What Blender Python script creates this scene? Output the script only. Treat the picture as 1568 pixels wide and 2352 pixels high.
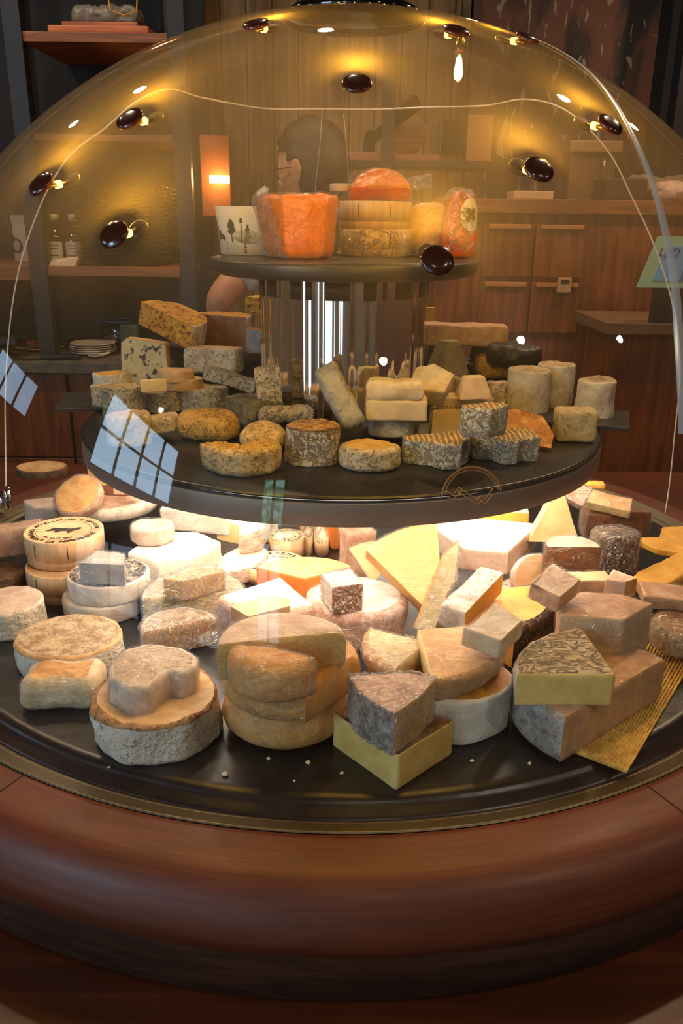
import bpy, bmesh, math, random
from mathutils import Vector, Matrix, Euler, noise

# ------------------------------------------------------------------ camera, world, light, exposure
for o in list(bpy.data.objects): bpy.data.objects.remove(o)
SC = bpy.context.scene
COL = SC.collection
PI = math.pi
R = math.radians

cam_data = bpy.data.cameras.new('camera')
cam = bpy.data.objects.new('camera', cam_data)
COL.objects.link(cam)
cam_data.sensor_fit = 'VERTICAL'
cam_data.sensor_height = 36.0
cam_data.lens = 1869.7/2352*36.0
cam_data.clip_start = 0.02
cam.location = (0.0048, -1.0462, 0.4382)
cam.rotation_euler = (Matrix.Rotation(0.0033, 3, 'Z') @ Matrix.Rotation(PI/2-0.3456, 3, 'X') @ Matrix.Rotation(0.0133, 3, 'Z')).to_euler()
SC.camera = cam

SC.view_settings.view_transform = 'Standard'
SC.view_settings.look = 'None'
SC.view_settings.gamma = 1.0
SC.view_settings.exposure = 0.38
SC.view_settings.use_curve_mapping = False

W = bpy.data.worlds.new('world'); SC.world = W
W.use_nodes = True
W.node_tree.nodes['Background'].inputs[0].default_value = (0.55, 0.7, 1.0, 1)
W.node_tree.nodes['Background'].inputs[1].default_value = 0.1

def light(name, kind, loc, energy, color, size=0.05, rot=(0,0,0), **k):
    d = bpy.data.lights.new(name, kind)
    d.energy = energy; d.color = color
    if kind == 'AREA':
        d.shape = 'RECTANGLE'; d.size = size; d.size_y = k.get('size_y', size)
    elif kind == 'SPOT':
        d.shadow_soft_size = size; d.spot_size = k.get('angle', 2.2); d.spot_blend = 0.9
    else:
        d.shadow_soft_size = size
    o = bpy.data.objects.new(name, d); COL.objects.link(o)
    o.location = loc; o.rotation_euler = rot
    return o

# daylight entering through the windows of the left and front walls
DAY = (0.50, 0.74, 1.0)
light('daylight_window_near', 'AREA', (-2.645, -.65, 1.12), 5, DAY, 0.35, (0, -PI/2, 0), size_y=0.7)
light('daylight_window_far', 'AREA', (-2.645, -2.82, 1.40), 58, DAY, 0.88, (0, -PI/2, 0), size_y=1.72)
light('daylight_door', 'AREA', (-2.645, -2.82, -.35), 15, (.62, .80, 1.0), 1.15, (0, -PI/2, 0), size_y=1.72)
# ceiling spots (position, power); the rear ones are added to brighten the background
SPOTS = [(.26,-1.86,2.5), (1.24,-1.42,13), (2.17,-.97,10), (-2.0,-2.33,9), (.95,.75,30), (-.95,.85,18), (1.5,1.35,24), (-.1,.9,16), (-1.45,1.2,10)]
for x, y, e in SPOTS:
    light('ceiling_spot_light', 'SPOT', (x, y, 1.69), e, (1.0, .66, .36) if y > 0 else (1.0, .82, .62), .03, (0, 0, 0), angle=2.7)

# ------------------------------------------------------------------ helpers
def lin(c):
    c = c/255.0
    return c/12.92 if c <= 0.04045 else ((c+0.055)/1.055)**2.4
def rgb(*c): return (lin(c[0]), lin(c[1]), lin(c[2]), 1.0)

def tag(o, label=None, cat=None, group=None, kind=None):
    if label: o['label'] = label
    if cat: o['category'] = cat
    if group: o['group'] = group
    if kind: o['kind'] = kind
    return o
def empty(name, loc=(0,0,0), rot=(0,0,0)):
    o = bpy.data.objects.new(name, None); COL.objects.link(o)
    o.empty_display_size = 0.02; o.location = loc; o.rotation_euler = rot
    return o
def obj(name, bm, mats, parent=None, loc=None, rot=None, smooth=False):
    me = bpy.data.meshes.new(name)
    bm.normal_update()
    bm.to_mesh(me); bm.free()
    if not isinstance(mats, (list, tuple)): mats = [mats]
    for m in mats: me.materials.append(m)
    if smooth:
        for p in me.polygons: p.use_smooth = True
    o = bpy.data.objects.new(name, me); COL.objects.link(o)
    if parent: o.parent = parent
    if loc: o.location = loc
    if rot: o.rotation_euler = rot
    return o
def bx(bm, x0, y0, z0, x1, y1, z1, mi=0, bev=0.0):
    r = bmesh.ops.create_cube(bm, size=1.0)
    vs = r['verts']
    for v in vs:
        v.co = Vector(((x0+x1)/2+v.co.x*(x1-x0), (y0+y1)/2+v.co.y*(y1-y0), (z0+z1)/2+v.co.z*(z1-z0)))
    fs = set(f for v in vs for f in v.link_faces)
    if bev > 0:
        es = set(e for v in vs for e in v.link_edges)
        g = bmesh.ops.bevel(bm, geom=list(es), offset=bev, segments=2, affect='EDGES', profile=0.6)
        fs = set(g['faces']) | set(f for f in fs if f.is_valid)
    for f in fs: f.material_index = mi
def box(name, x0, y0, z0, x1, y1, z1, m, parent=None, bev=0.0):
    bm = bmesh.new(); bx(bm, x0, y0, z0, x1, y1, z1, 0, bev)
    return obj(name, bm, m, parent)
def lathe(bm, prof, n=64, close=False, a0=0, a1=2*PI, mi=0, cx=0, cy=0):
    full = abs(a1-a0-2*PI) < 1e-6
    rings = []
    m = n if full else n+1
    for r, z in prof:
        if r < 1e-6: rings.append([bm.verts.new((cx, cy, z))])
        else: rings.append([bm.verts.new((cx+r*math.cos(a0+(a1-a0)*k/n), cy+r*math.sin(a0+(a1-a0)*k/n), z)) for k in range(m)])
    pairs = list(zip(rings, rings[1:]))
    if close: pairs.append((rings[-1], rings[0]))
    for A, B in pairs:
        for k in range(n):
            k2 = (k+1) % m if full else k+1
            if len(A) == 1 and len(B) == 1: continue
            if len(A) == 1: f = bm.faces.new((A[0], B[k2], B[k]))
            elif len(B) == 1: f = bm.faces.new((A[k], A[k2], B[0]))
            else: f = bm.faces.new((A[k], A[k2], B[k2], B[k]))
            f.material_index = mi; f.smooth = True
def tube(bm, pts, r, n=8, cap=True, mi=0):
    pts = [Vector(p) for p in pts]
    rr = r if isinstance(r, (list, tuple)) else [r]*len(pts)
    prev = None; rings = []
    for i, p in enumerate(pts):
        t = (pts[min(i+1, len(pts)-1)]-pts[max(i-1, 0)]).normalized()
        if prev is None:
            u = t.orthogonal().normalized()
        else:
            u = (prev - t*prev.dot(t)).normalized()
        prev = u; w = t.cross(u)
        rings.append([bm.verts.new(p+(u*math.cos(2*PI*k/n)+w*math.sin(2*PI*k/n))*rr[i]) for k in range(n)])
    for A, B in zip(rings, rings[1:]):
        for k in range(n):
            f = bm.faces.new((A[k], A[(k+1)%n], B[(k+1)%n], B[k])); f.smooth = True; f.material_index = mi
    if cap:
        bm.faces.new(list(reversed(rings[0]))).material_index = mi
        bm.faces.new(rings[-1]).material_index = mi

# ------------------------------------------------------------------ materials
def new_mat(name):
    m = bpy.data.materials.new(name); m.use_nodes = True
    nt = m.node_tree
    for n in list(nt.nodes): nt.nodes.remove(n)
    out = nt.nodes.new('ShaderNodeOutputMaterial')
    return m, nt, out
def N(nt, t, **k):
    n = nt.nodes.new('ShaderNode'+t)
    for a, b in k.items(): setattr(n, a, b)
    return n
def L(nt, a, b): nt.links.new(a, b)
def val(nt, op, a, b=None, clamp=False):
    n = N(nt, 'Math', operation=op); n.use_clamp = clamp
    for i, v in enumerate((a, b)):
        if v is None: continue
        if hasattr(v, 'type'): L(nt, v, n.inputs[i])
        else: n.inputs[i].default_value = v
    return n.outputs[0]
def mixc(nt, f, a, b):
    n = N(nt, 'MixRGB')
    for i, v in ((0, f), (1, a), (2, b)):
        if hasattr(v, 'type'): L(nt, v, n.inputs[i])
        else: n.inputs[i].default_value = v
    return n.outputs[0]
def ramp(nt, f, a, b):
    n = N(nt, 'MapRange'); n.interpolation_type = 'SMOOTHSTEP'
    L(nt, f, n.inputs[0]); n.inputs[1].default_value = a; n.inputs[2].default_value = b
    return n.outputs[0]
def plain(name, c, rough=0.5, metal=0.0, emit=None, es=0.0, bump=0.0, bs=200, c2=None, cs=30, coat=0.0):
    m, nt, out = new_mat(name)
    p = N(nt, 'BsdfPrincipled'); L(nt, p.outputs[0], out.inputs[0])
    p.inputs['Base Color'].default_value = c
    p.inputs['Roughness'].default_value = rough; p.inputs['Metallic'].default_value = metal
    if coat: p.inputs['Coat Weight'].default_value = coat
    if emit:
        p.inputs['Emission Color'].default_value = emit; p.inputs['Emission Strength'].default_value = es
    if bump or c2:
        tc = N(nt, 'TexCoord')
        if c2:
            n = N(nt, 'TexNoise'); L(nt, tc.outputs['Object'], n.inputs['Vector']); n.inputs['Scale'].default_value = cs
            n.inputs['Detail'].default_value = 4
            L(nt, mixc(nt, ramp(nt, n.outputs['Fac'], .4, .62), c, c2), p.inputs['Base Color'])
        if bump:
            n = N(nt, 'TexNoise'); L(nt, tc.outputs['Object'], n.inputs['Vector']); n.inputs['Scale'].default_value = bs
            n.inputs['Detail'].default_value = 5
            b = N(nt, 'Bump'); b.inputs['Strength'].default_value = bump; b.inputs['Distance'].default_value = 0.003
            L(nt, n.outputs['Fac'], b.inputs['Height']); L(nt, b.outputs[0], p.inputs['Normal'])
    return m
def wood(name, c1, c2, scale=(4, 60, 60), rough=0.4, bump=0.15, planks=0, ring=False, coat=0.0):
    m, nt, out = new_mat(name)
    p = N(nt, 'BsdfPrincipled'); L(nt, p.outputs[0], out.inputs[0])
    tc = N(nt, 'TexCoord'); mp = N(nt, 'Mapping'); mp.inputs['Scale'].default_value = scale
    if ring:        # grain that follows the bend of the ring
        sp = N(nt, 'SeparateXYZ'); L(nt, tc.outputs['Object'], sp.inputs[0])
        rr = val(nt, 'SQRT', val(nt, 'ADD', val(nt, 'MULTIPLY', sp.outputs[0], sp.outputs[0]), val(nt, 'MULTIPLY', sp.outputs[1], sp.outputs[1])))
        cb = N(nt, 'CombineXYZ'); L(nt, val(nt, 'ARCTAN2', sp.outputs[1], sp.outputs[0]), cb.inputs[0]); L(nt, rr, cb.inputs[1]); L(nt, sp.outputs[2], cb.inputs[2])
        L(nt, cb.outputs[0], mp.inputs['Vector'])
    else: L(nt, tc.outputs['Object'], mp.inputs['Vector'])
    n = N(nt, 'TexNoise'); L(nt, mp.outputs[0], n.inputs['Vector']); n.inputs['Scale'].default_value = 1; n.inputs['Detail'].default_value = 6
    n.inputs['Distortion'].default_value = 0.6
    n2 = N(nt, 'TexNoise'); L(nt, tc.outputs['Object'], n2.inputs['Vector']); n2.inputs['Scale'].default_value = 6; n2.inputs['Detail'].default_value = 3
    f = val(nt, 'ADD', val(nt, 'MULTIPLY', n.outputs['Fac'], .7), val(nt, 'MULTIPLY', n2.outputs['Fac'], .3))
    c = mixc(nt, ramp(nt, f, .38, .62), c1, c2)
    if planks:
        sx = N(nt, 'SeparateXYZ'); L(nt, tc.outputs['Object'], sx.inputs[0])
        a = val(nt, 'MULTIPLY', sx.outputs[0], planks)
        fr = val(nt, 'FRACT', a)
        line = val(nt, 'LESS_THAN', fr, 0.05)
        fl = val(nt, 'FLOOR', a)
        wn = N(nt, 'TexWhiteNoise', noise_dimensions='1D'); L(nt, fl, wn.inputs['W'])
        c = mixc(nt, val(nt, 'MULTIPLY', wn.outputs['Value'], .35), c, c1)
        c = mixc(nt, line, c, (c1[0]*.15, c1[1]*.15, c1[2]*.15, 1))
    L(nt, c, p.inputs['Base Color'])
    p.inputs['Roughness'].default_value = rough
    if coat: p.inputs['Coat Weight'].default_value = coat; p.inputs['Coat Roughness'].default_value = 0.25
    b = N(nt, 'Bump'); b.inputs['Strength'].default_value = bump; b.inputs['Distance'].default_value = 0.002
    L(nt, n.outputs['Fac'], b.inputs['Height']); L(nt, b.outputs[0], p.inputs['Normal'])
    return m

def cheese_mat(name, c1, c2, spot=None, sth=.62, ns=35, ss=260, bump=.5, rough=.6, mode='noise', stretch=(1,1,1), sat=0.0, dist=.0025, gloss=0.0, wr=.8, sk=.62):
    m, nt, out = new_mat(name)
    p = N(nt, 'BsdfPrincipled'); L(nt, p.outputs[0], out.inputs[0])
    p.inputs['Roughness'].default_value = rough
    tc = N(nt, 'TexCoord'); oi = N(nt, 'ObjectInfo')
    va = N(nt, 'VectorMath', operation='MULTIPLY_ADD')
    L(nt, oi.outputs['Random'], va.inputs[0]); va.inputs[1].default_value = (3.1, 5.3, 2.2)
    L(nt, tc.outputs['Object'], va.inputs[2])
    mp = N(nt, 'Mapping'); mp.inputs['Scale'].default_value = stretch; L(nt, va.outputs[0], mp.inputs['Vector'])
    V = mp.outputs[0]
    n1 = N(nt, 'TexNoise'); L(nt, V, n1.inputs['Vector']); n1.inputs['Scale'].default_value = ns; n1.inputs['Detail'].default_value = 5; n1.inputs['Roughness'].default_value = .65
    n2 = N(nt, 'TexNoise'); L(nt, V, n2.inputs['Vector']); n2.inputs['Scale'].default_value = ss; n2.inputs['Detail'].default_value = 4; n2.inputs['Roughness'].default_value = .6
    c = mixc(nt, ramp(nt, n1.outputs['Fac'], .36, .64), c1, c2)
    h = val(nt, 'ADD', val(nt, 'MULTIPLY', n1.outputs['Fac'], 1.2), val(nt, 'MULTIPLY', n2.outputs['Fac'], .8))
    if mode == 'wrinkle':
        w = N(nt, 'TexNoise'); L(nt, V, w.inputs['Vector']); w.inputs['Scale'].default_value = ns*1.6; w.inputs['Detail'].default_value = 4; w.inputs['Distortion'].default_value = 1.6
        rd = val(nt, 'ABSOLUTE', val(nt, 'SUBTRACT', w.outputs['Fac'], .5))
        f = ramp(nt, rd, .0, .07)
        c = mixc(nt, val(nt, 'ADD', val(nt, 'MULTIPLY', f, wr), 1-wr), spot or c2, c)
        h = val(nt, 'ADD', h, val(nt, 'MULTIPLY', f, 1.6))
    elif mode == 'groove':
        w = N(nt, 'TexWave'); L(nt, V, w.inputs['Vector']); w.inputs['Scale'].default_value = 55; w.inputs['Distortion'].default_value = 3.0; w.inputs['Detail'].default_value = 2
        f = ramp(nt, w.outputs['Fac'], .2, .6)
        c = mixc(nt, val(nt, 'MULTIPLY', val(nt, 'SUBTRACT', 1.0, f), .8), c, spot or c2)
        h = val(nt, 'ADD', h, val(nt, 'MULTIPLY', f, 1.2))
    elif mode == 'crackle':
        w = N(nt, 'TexNoise'); L(nt, V, w.inputs['Vector']); w.inputs['Scale'].default_value = ns*2.4; w.inputs['Detail'].default_value = 7; w.inputs['Roughness'].default_value = .7; w.inputs['Distortion'].default_value = .8
        f = ramp(nt, val(nt, 'ABSOLUTE', val(nt, 'SUBTRACT', w.outputs['Fac'], .5)), .0, .05)
        g = val(nt, 'MULTIPLY', f, ramp(nt, n1.outputs['Fac'], .3, .5))
        c = mixc(nt, val(nt, 'ADD', val(nt, 'MULTIPLY', g, .72), .28), spot or c2, c)
        h = val(nt, 'ADD', h, g)
    elif spot:
        f = ramp(nt, n2.outputs['Fac'], sth, sth+.06)
        f2 = val(nt, 'MULTIPLY', f, ramp(nt, n1.outputs['Fac'], .3, .55))
        c = mixc(nt, val(nt, 'MULTIPLY', f2, sk), c, spot)
        h = val(nt, 'SUBTRACT', h, f2)
    L(nt, c, p.inputs['Base Color'])
    b = N(nt, 'Bump'); b.inputs['Strength'].default_value = bump; b.inputs['Distance'].default_value = dist
    L(nt, h, b.inputs['Height']); L(nt, b.outputs[0], p.inputs['Normal'])
    if gloss: p.inputs['Coat Weight'].default_value = gloss; p.inputs['Coat Roughness'].default_value = .2
    return m

K = rgb
MAT = {}
def cm(k, *a, **o): MAT[k] = cheese_mat('cheese_'+k, *a, **o)
cm('bloom', K(238,228,212), K(214,200,180), K(176,156,128), ns=34, ss=190, sth=.62, bump=.9, dist=.006)
cm('cream', K(226,196,160), K(200,164,124), K(170,110,60), ns=25, bump=.3, sth=.68)
cm('white', K(236,228,212), K(220,208,188), ns=30, bump=.15)
cm('paper', K(238,230,216), K(226,216,198), ns=12, bump=.35, dist=.006, rough=.7)
cm('greywhite', K(222,208,192), K(192,174,156), K(150,128,108), ns=30, bump=.4, sth=.66)
cm('greybrown', K(204,180,156), K(176,148,122), K(134,106,84), ns=45, bump=.5, sth=.6)
cm('greyrind', K(196,190,182), K(156,146,136), K(118,102,90), ns=50, bump=.7, sth=.58)
cm('greycut', K(150,142,130), K(128,118,104), ns=30, bump=.1)
cm('mottle', K(206,182,150), K(160,130,98), K(104,78,54), ns=90, ss=380, bump=.8, sth=.60)
cm('pinkwhite', K(226,204,188), K(202,172,154), K(170,128,104), ns=40, bump=.4, sth=.66)
cm('pinkrind', K(222,196,182), K(190,148,130), K(140,92,72), ns=60, bump=.6, sth=.6)
cm('lilac', K(218,204,206), K(198,180,184), K(166,140,140), ns=60, bump=.6, sth=.66)
cm('whitebrush', K(236,226,216), K(206,190,176), K(166,140,122), ns=50, bump=.6, sth=.64, stretch=(1,2.2,1))
cm('brownrind', K(128,92,62), K(88,60,40), K(60,40,26), ns=60, bump=.8, sth=.56)
cm('darkrind', K(120,84,52), K(56,36,22), K(30,20,14), mode='wrinkle', ns=50, bump=1.0)
cm('wrinkle', K(222,200,168), K(186,158,124), K(104,76,50), mode='wrinkle', ns=30, bump=1.0, stretch=(1,1.8,1), dist=.006, wr=.45)
cm('streak', K(226,208,190), K(192,156,132), K(140,96,70), ns=60, ss=200, sth=.56, bump=.7, stretch=(.6,.6,2))
cm('tan', K(214,176,124), K(184,142,92), K(150,104,60), ns=40, bump=.35, sth=.66)
cm('tanpink', K(208,170,142), K(176,132,104), K(140,94,68), ns=40, bump=.35, sth=.64)
cm('tanpale', K(226,206,170), K(200,176,136), K(160,130,92), ns=40, bump=.4, sth=.66)
cm('washed', K(228,176,108), K(210,148,80), K(184,120,60), ns=60, bump=.45, sth=.64)
cm('washedpale', K(226,178,112), K(210,150,86), K(180,120,60), ns=50, bump=.4, sth=.66)
cm('washedside', K(226,170,100), K(204,146,80), K(214,200,176), ns=50, bump=.6, sth=.56)
cm('redbrown', K(170,88,48), K(132,60,30), ns=50, bump=.3)
cm('pepper', K(196,176,150), K(120,98,80), K(44,34,28), ns=120, ss=260, bump=1.0, sth=.46, sk=1.0)
cm('rimbrown', K(196,150,98), K(164,112,66), K(120,74,40), ns=90, bump=1.0, sth=.56)
cm('pepperside', K(224,212,196), K(196,180,160), K(60,48,40), ns=30, ss=150, bump=.4, sth=.66, sk=1.0)
cm('orange', K(226,134,56), K(210,116,42), ns=20, bump=.08, rough=.45)
cm('orangerind', K(232,146,62), K(214,122,44), ns=35, bump=.15, rough=.5)
cm('orangetop', K(238,184,122), K(228,164,98), K(246,222,190), ns=45, bump=.3, sth=.56)
cm('orangewrap', K(240,136,22), K(228,118,18), ns=14, bump=.1, rough=.4)
cm('redwax', K(214,72,12), K(184,50,10), ns=40, bump=.25, rough=.3)
cm('amber', K(216,158,66), K(200,136,52), ns=25, bump=.08)
cm('yellowamber', K(218,176,88), K(204,156,70), K(170,124,50), ns=30, bump=.1, sth=.7)
cm('yellow', K(224,172,74), K(206,150,58), K(176,118,42), ns=40, ss=150, bump=.35, sth=.68)
cm('yellowpale', K(226,194,128), K(212,174,104), ns=20, bump=.06)
cm('yellowpaste', K(232,202,124), K(216,180,98), K(150,126,58), ns=35, bump=.12, sth=.7, rough=.45)
cm('olivepaste', K(230,200,126), K(212,174,94), ns=30, bump=.08)
cm('creampaste', K(232,206,150), K(218,188,128), ns=25, bump=.08)
cm('greencream', K(226,208,170), K(208,186,144), ns=25, bump=.1)
cm('tanpaste', K(216,172,120), K(196,150,100), K(220,186,140), ns=40, bump=.15, sth=.7)
cm('greypaste', K(206,182,148), K(184,158,124), ns=30, bump=.1)
cm('brownpaste', K(146,94,54), K(120,72,40), ns=40, bump=.2)
cm('pinkpaste', K(214,174,134), K(192,148,108), K(150,104,70), ns=60, bump=.5, sth=.62)
cm('goldfoil', K(214,182,120), K(170,136,84), K(110,80,50), ns=70, bump=.9, sth=.58, rough=.35)
# middle shelf
cm('tomme', K(214,200,178), K(170,138,106), K(96,74,56), ns=55, ss=300, bump=.8, sth=.54)
cm('mimo', K(222,164,58), K(194,130,42), K(84,52,22), ns=50, ss=190, bump=1.0, sth=.55, sk=.9, stretch=(.6,1.6,1), dist=.004)
cm('blue', K(206,194,158), K(186,172,130), K(34,40,44), ns=40, ss=100, bump=.6, sth=.56, sk=1.0)
cm('ash', K(190,178,152), K(150,138,116), K(84,76,64), ns=60, ss=240, bump=1.0, sth=.54, dist=.004)
cm('ashlight', K(204,192,166), K(170,156,132), K(112,100,82), ns=60, ss=240, bump=.8, sth=.58)
cm('ashblue', K(150,150,158), K(120,118,124), K(84,80,84), ns=60, bump=.5, sth=.6)
cm('ashtan', K(212,184,142), K(180,152,114), K(112,92,70), ns=70, ss=260, bump=.9, sth=.57)
cm('ashdark', K(120,112,90), K(86,80,64), K(36,34,30), ns=60, bump=1.0, sth=.55)
cm('ashlog', K(170,164,148), K(138,132,120), K(88,82,72), ns=40, ss=260, bump=.7, sth=.60)
cm('ashgreen', K(150,138,104), K(124,112,84), K(70,64,50), ns=30, bump=.4, sth=.62)
cm('crottin', K(214,196,162), K(180,158,122), K(120,98,70), ns=70, ss=280, bump=.9, sth=.56)
cm('crotblue', K(216,212,198), K(190,184,170), K(158,148,130), mode='crackle', ns=55, bump=.9)
cm('crackle', K(230,220,202), K(206,192,170), K(140,102,68), mode='crackle', ns=50, bump=1.0, dist=.004)
cm('browntop', K(190,148,94), K(150,104,58), K(96,60,32), ns=90, ss=300, bump=1.0, sth=.54)
cm('goldtop', K(206,170,98), K(184,144,74), K(150,112,56), ns=50, ss=300, bump=.5, sth=.62)
cm('groove', K(212,184,136), K(178,148,106), K(122,98,68), mode='groove', ns=50, bump=1.0)
cm('moldyellow', K(218,170,80), K(184,144,70), K(98,80,48), ns=60, ss=280, bump=1.0, sth=.56, dist=.004)
cm('moldtan', K(210,180,124), K(176,148,98), K(90,76,50), ns=60, ss=300, bump=1.0, sth=.56)
cm('goldcrust', K(210,156,72), K(172,112,44), K(140,84,30), ns=60, bump=.6, sth=.6)
cm('drum', K(214,202,178), K(188,172,146), K(124,106,84), ns=45, ss=200, bump=.6, sth=.62)
cm('drumkhaki', K(200,180,136), K(172,152,108), K(96,80,54), ns=45, ss=220, bump=.6, sth=.6)
cm('flaky', K(200,174,138), K(164,136,100), K(110,84,58), ns=80, bump=1.0, sth=.58, dist=.005)
MAT['blackleaf'] = plain('black_leaf', K(44,34,28), .45, bump=.9, bs=90, c2=K(24,18,16))

def film_mat(name, lo=.06, hi=.5, streak=(14, 260, 60), tint=(1,1,1,1), haze=.03):
    m, nt, out = new_mat(name)
    tc = N(nt, 'TexCoord'); oi = N(nt, 'ObjectInfo')
    va = N(nt, 'VectorMath', operation='MULTIPLY_ADD'); L(nt, oi.outputs['Random'], va.inputs[0]); va.inputs[1].default_value = (1.7, 2.9, 4.1); L(nt, tc.outputs['Object'], va.inputs[2])
    mp = N(nt, 'Mapping'); mp.inputs['Scale'].default_value = streak; L(nt, va.outputs[0], mp.inputs['Vector'])
    n = N(nt, 'TexNoise'); L(nt, mp.outputs[0], n.inputs['Vector']); n.inputs['Scale'].default_value = 1.0; n.inputs['Detail'].default_value = 4; n.inputs['Distortion'].default_value = 1.4
    n2 = N(nt, 'TexNoise'); L(nt, va.outputs[0], n2.inputs['Vector']); n2.inputs['Scale'].default_value = 60; n2.inputs['Detail'].default_value = 3; n2.inputs['Distortion'].default_value = 1.0
    ridge = val(nt, 'SUBTRACT', 1.0, val(nt, 'MULTIPLY', val(nt, 'ABSOLUTE', val(nt, 'SUBTRACT', n.outputs['Fac'], .5)), 13.0), clamp=True)
    h = val(nt, 'ADD', ridge, n2.outputs['Fac'])
    b = N(nt, 'Bump'); b.inputs['Strength'].default_value = .9; b.inputs['Distance'].default_value = .003; L(nt, h, b.inputs['Height'])
    lw = N(nt, 'LayerWeight'); lw.inputs[0].default_value = .35; L(nt, b.outputs[0], lw.inputs['Normal'])
    g = N(nt, 'BsdfGlossy'); g.inputs['Roughness'].default_value = .16; L(nt, b.outputs[0], g.inputs['Normal'])
    t = N(nt, 'BsdfTransparent'); t.inputs[0].default_value = tint
    d = N(nt, 'BsdfDiffuse'); d.inputs[0].default_value = (.85, .82, .78, 1); L(nt, b.outputs[0], d.inputs['Normal'])
    f = val(nt, 'ADD', val(nt, 'MULTIPLY', val(nt, 'POWER', lw.outputs['Facing'], 2.0), .22), val(nt, 'ADD', lo, val(nt, 'MULTIPLY', ridge, hi*.5)), clamp=True)
    mx0 = N(nt, 'MixShader'); mx0.inputs[0].default_value = haze; L(nt, t.outputs[0], mx0.inputs[1]); L(nt, d.outputs[0], mx0.inputs[2])
    mx = N(nt, 'MixShader'); L(nt, f, mx.inputs[0]); L(nt, mx0.outputs[0], mx.inputs[1]); L(nt, g.outputs[0], mx.inputs[2])
    L(nt, mx.outputs[0], out.inputs[0])
    return m
FILM = [film_mat('film_smooth', .02, .30, (24, 300, 80), haze=.02), film_mat('film_pleated', .03, 1.2, (30, 420, 90), haze=.04), film_mat('film_crumpled', .14, .7, (180, 190, 170), haze=.18)]

def dome_mat():
    m, nt, out = new_mat('dome_acrylic')
    tc = N(nt, 'TexCoord')
    sx = N(nt, 'SeparateXYZ'); L(nt, tc.outputs['Object'], sx.inputs[0])
    lw = N(nt, 'LayerWeight'); lw.inputs[0].default_value = .5
    f5 = val(nt, 'POWER', lw.outputs['Facing'], 4.0)
    f = val(nt, 'ADD', val(nt, 'MULTIPLY', f5, .55), .035, clamp=True)
    g = N(nt, 'BsdfGlossy'); g.inputs['Roughness'].default_value = .015
    t = N(nt, 'BsdfTransparent'); t.inputs[0].default_value = (.965, .955, .94, 1)
    # golden light haze put into the shell colour, thicker towards the crown
    n = N(nt, 'TexNoise'); mp = N(nt, 'Mapping'); mp.inputs['Scale'].default_value = (3, 3, 1.2); L(nt, tc.outputs['Object'], mp.inputs[0]); L(nt, mp.outputs[0], n.inputs['Vector'])
    n.inputs['Scale'].default_value = 2.0; n.inputs['Detail'].default_value = 6
    hz = val(nt, 'MULTIPLY', ramp(nt, sx.outputs[2], .26, .56), val(nt, 'ADD', val(nt, 'MULTIPLY', n.outputs['Fac'], .17), .03))
    hz = val(nt, 'ADD', hz, .003)
    d = N(nt, 'BsdfDiffuse'); d.inputs[0].default_value = (.90, .70, .42, 1)
    tr = N(nt, 'BsdfTranslucent'); tr.inputs[0].default_value = (.90, .70, .42, 1)
    ms = N(nt, 'MixShader'); ms.inputs[0].default_value = .5; L(nt, d.outputs[0], ms.inputs[1]); L(nt, tr.outputs[0], ms.inputs[2])
    m0 = N(nt, 'MixShader'); L(nt, hz, m0.inputs[0]); L(nt, t.outputs[0], m0.inputs[1]); L(nt, ms.outputs[0], m0.inputs[2])
    m1 = N(nt, 'MixShader'); L(nt, f, m1.inputs[0]); L(nt, m0.outputs[0], m1.inputs[1]); L(nt, g.outputs[0], m1.inputs[2])
    L(nt, m1.outputs[0], out.inputs[0])
    return m
DOME = dome_mat()
def clear_mat(name, tint, lo=.05, rough=.03):
    m, nt, out = new_mat(name)
    lw = N(nt, 'LayerWeight'); lw.inputs[0].default_value = .5
    f = val(nt, 'ADD', val(nt, 'MULTIPLY', val(nt, 'POWER', lw.outputs['Facing'], 3.0), .6), lo, clamp=True)
    g = N(nt, 'BsdfGlossy'); g.inputs['Roughness'].default_value = rough
    t = N(nt, 'BsdfTransparent'); t.inputs[0].default_value = tint
    mx = N(nt, 'MixShader'); L(nt, f, mx.inputs[0]); L(nt, t.outputs[0], mx.inputs[1]); L(nt, g.outputs[0], mx.inputs[2]); L(nt, mx.outputs[0], out.inputs[0])
    return m
CLEAR = clear_mat('clear_plastic', (.93, .93, .92, 1))
GREENGLASS = clear_mat('bottle_glass', (.35, .42, .3, 1), .08)
EDGE = plain('polished_edge', K(235,228,220), .2)
SLATE = plain('black_slate', K(26,25,27), .30, bump=.12, bs=60, c2=K(34,32,33), cs=40)
SLATE_R = plain('dull_slate', K(40,40,44), .4, bump=.2, bs=80)
METAL = plain('brushed_metal', K(112,102,84), .42, .7, bump=.03, bs=300)
STEELBAND = plain('steel_band', K(128,118,110), .45, .35)
CHROME = plain('chrome', K(225,222,220), .07, 1.0)
DARKSTEEL = plain('dark_steel', K(46,44,46), .45, .3, bump=.1)
BROWNCAP = plain('brown_cap', K(70,30,16), .2, 0, coat=.5)
BRASS = plain('brass', K(210,160,70), .2, 1.0)
GOLD = plain('gold_line', K(176,124,66), .4, .4)
COUNTER = wood('counter_wood', K(104,46,16), K(88,37,12), (9, 330, 240), .56, .04, ring=True, coat=.06)
COUNTERSIDE = wood('counter_side_wood', K(84,48,30), K(58,32,20), (9, 200, 160), .5, .1, ring=True)
COUNTERLOW = wood('lower_counter_wood', K(92,40,16), K(70,30,11), (3, 60, 60), .4, .12)
CABWOOD = wood('cabinet_wood', K(132,72,34), K(96,48,22), (50, 50, 4), .45, .1)
SHELFWOOD = wood('shelf_wood', K(150,92,48), K(116,68,34), (6, 60, 60), .5, .15)
DARKWALL = plain('dark_wall', K(34,30,30), .7, bump=.2, bs=30)
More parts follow.
